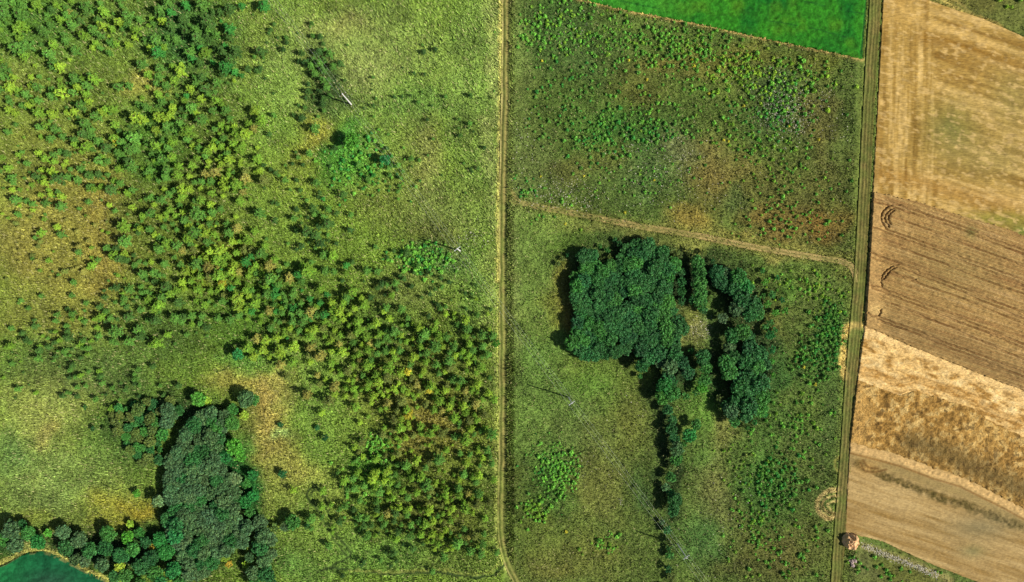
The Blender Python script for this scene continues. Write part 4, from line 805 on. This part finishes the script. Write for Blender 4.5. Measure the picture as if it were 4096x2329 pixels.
# ------------------------------------------------------------------ soil heap and stone pile
def lump(name, cx, cy, rx, ry, h, seed, mat, label, cat, group=None, n=28, flat=.0, rough=.28):
    V, F = [], []
    rings = max(5, n // 3)
    for i in range(rings):
        t = i / (rings - 1); q = math.sin(t * math.pi / 2) if flat == 0 else t
        for k in range(n):
            a = 2 * math.pi * k / n; nz = float(fbm(np.array([math.cos(a) * 2 * t + seed * 7.7]), np.array([math.sin(a) * 2 * t + seed * 3.1]), .6, 3, seed)[0]) - .5
            rr = q * (1 + nz * rough); z = h * (math.cos(t * math.pi / 2) ** .8) * (1 + nz * rough * 2.2) - (0.25 if i == rings - 1 else 0)
            V.append((math.cos(a) * rr * rx, math.sin(a) * rr * ry, z))
    for i in range(rings - 1):
        for k in range(n): F.append((i * n + k, (i + 1) * n + k, (i + 1) * n + (k + 1) % n, i * n + (k + 1) % n))
    F.append(tuple(range(n)))
    return tag(link(name, make_mesh(name, V, F, None, False), mat, None, (cx, cy, 0)), label, cat, group)
M_SOIL = flat_mat("sandy_soil", lin(236, 190, 138) * .8, .95, .7, .3)
M_STONE = flat_mat("pale_stone", lin(190, 168, 160) * .8, .9, .3, .3)
cx, cy = base(3406, 2166, .8); lump("soil_heap", cx, cy, 2.0, 2.1, 2.0, 5, M_SOIL, "sandy pink soil heap at the corner of the tan stubble", "soil heap", n=42, rough=.5)
r7 = np.random.default_rng(9)
for k in range(9):
    px, py = 3413 + r7.normal(0, 8), 2248 + r7.normal(0, 6); cx, cy = base(px, py, .2); s = r7.uniform(.22, .48)
    lump("stone", cx, cy, s, s * r7.uniform(.7, 1.1), s * .9, 30 + k, M_STONE, "one of the pinkish stones heaped below the soil heap", "stone", "stones heaped in the dark weeds below the soil heap", n=11, rough=.5)

# ------------------------------------------------------------------ grass and flowers (nobody could count these)
def blades(name, n, box, seed, length, width, lean, label, keep=None, tint=(1.0, .45), bias=None, colf=None):
    r = np.random.default_rng(seed)
    X = r.uniform(box[0], box[2], n); Yp = r.uniform(box[1], box[3], n)
    ok = np.ones(n, bool)
    for p in FIELD_POLYS.values(): ok &= ~in_poly(X, Yp, p)
    ok &= (seg_dist(X, Yp, TRACK_C) > 17) & (seg_dist(X, Yp, TRACK_R) > 25)
    ok &= (seg_dist(X, Yp, TRACK_X) > 13) | (r.uniform(0, 1, n) < .25)
    x, y = wx(X), wy(Yp)
    for ln in LINES:
        if len(ln[0]) > 8 and ln[1] in (5.5, 4.6, 4): ok &= seg_dist(X, Yp, ln[0]) > 6.5
    if keep is not None: ok &= keep(X, Yp, x, y, r)
    X, Yp, x, y = X[ok], Yp[ok], x[ok], y[ok]; n = len(x)
    c = ground_col(x, y) if colf is None else colf(n, r)
    k = np.clip(r.lognormal(0, .38, (n, 1)), .3, 2.4) * tint[0]
    straw = (r.uniform(0, 1, (n, 1)) < .06)
    c = np.where(straw, c * .4 + STRAW * GK * .5, c * k)
    tuft = vnoise(x * .8, y * .8, seed + 1)
    a = r.uniform(0, 6.283, n); L = length * r.uniform(.55, 1.3, n) * (.6 + .8 * tuft); W = width * r.uniform(.7, 1.3, n)
    dx, dy = np.cos(a), np.sin(a)
    if bias is not None:
        dx = dx * .6 + bias[0] * r.choice([-1, 1], n); dy = dy * .6 + bias[1] * np.sign(dx * bias[0] + 1e-6)
        q = np.hypot(dx, dy); dx /= q; dy /= q
    z0 = ground_h(x, y) - .06; le = np.clip(lean + r.normal(0, .18, n), .15, .95)
    tip = np.c_[x + dx * L * le, y + dy * L * le, z0 + L * np.sqrt(1 - le ** 2)]
    p0 = np.c_[x - dy * W, y + dx * W, z0]; p1 = np.c_[x + dy * W, y - dx * W, z0]
    V = np.stack([p0, p1, tip], 1).reshape(-1, 3)
    return tag(link(name, make_mesh(name, V, np.arange(3 * n).reshape(-1, 3), np.repeat(c, 3, 0)), M_LEAF), label, "grass", kind="stuff")
blades("grass", 380000, (-140, -140, 2012, 2470), 201, .75, .14, .72, "tall uneven meadow grass west of the dirt track", bias=(.55, -.83))
blades("grass", 260000, (2030, -140, 3420, 2470), 202, .52, .12, .65, "rough weedy grass on the land between track and road")
blades("grass", 9000, (2032, -140, 2056, 2300), 203, 1.0, .14, .45, "taller rank grass along the dirt track's shady east bank", keep=lambda X, Y, x, y, r: (Y > 780) | (r.uniform(0, 1, len(X)) < .3))
blades("grass", 26000, (3380, -140, 4200, 2470), 204, .55, .12, .65, "rough grass in the corners and verges east of the field road")

FLOW = [(3120, 430, 90, 110, 620), (3160, 470, 60, 60, 300), (3260, 400, 50, 40, 90), (2700, 630, 60, 60, 160), (2600, 700, 200, 80, 260), (2230, 770, 110, 50, 300), (2300, 800, 90, 40, 200), (2300, 100, 80, 60, 60), (1890, 960, 50, 30, 130), (1820, 1062, 40, 24, 70), (2560, 580, 80, 60, 70),
        (2800, 1310, 34, 40, 150), (2900, 2050, 120, 200, 160), (2480, 2005, 8, 14, 26), (2700, 800, 220, 50, 160), (1400, 370, 60, 30, 30), (2370, 1860, 60, 60, 40), (2560, 1660, 60, 60, 24), (3350, 530, 40, 50, 50), (2100, 650, 60, 120, 110)]
fx, fy = [], []
r8 = np.random.default_rng(77)
for cx, cy, rx, ry, n in FLOW:
    n = int(n * .5); fx += list(r8.normal(cx, rx * .75, n)); fy += list(r8.normal(cy, ry * .75, n))
t = r8.uniform(0, 1, 700); fx += list(3445 + t * 300 + r8.normal(0, 4, 700)); fy += list(2178 + t * 122 + r8.normal(0, 7, 700))
fx, fy = np.array(fx), np.array(fy); ok = (seg_dist(fx, fy, TRACK_C) > 22) & (seg_dist(fx, fy, TRACK_R) > 30); fx, fy = fx[ok], fy[ok]; n = len(fx)
cen = np.c_[wx(fx), wy(fy), ground_h(wx(fx), wy(fy)) + .45]
V = rhombs(cen, np.c_[r8.normal(0, .3, n), r8.normal(0, .3, n), np.ones(n)], r8.uniform(.06, .17, n), np.full(n, .8), r8)
C = np.repeat(np.clip(lin(214, 206, 186) * .75 * r8.uniform(.6, 1.2, (n, 1)), 0, .85), 4, 0)
tag(link("flowers", make_mesh("flowers", V, qfaces(n), C), M_LEAF), "drifts of small white wildflower heads in the rough grass", "flowers", kind="stuff")
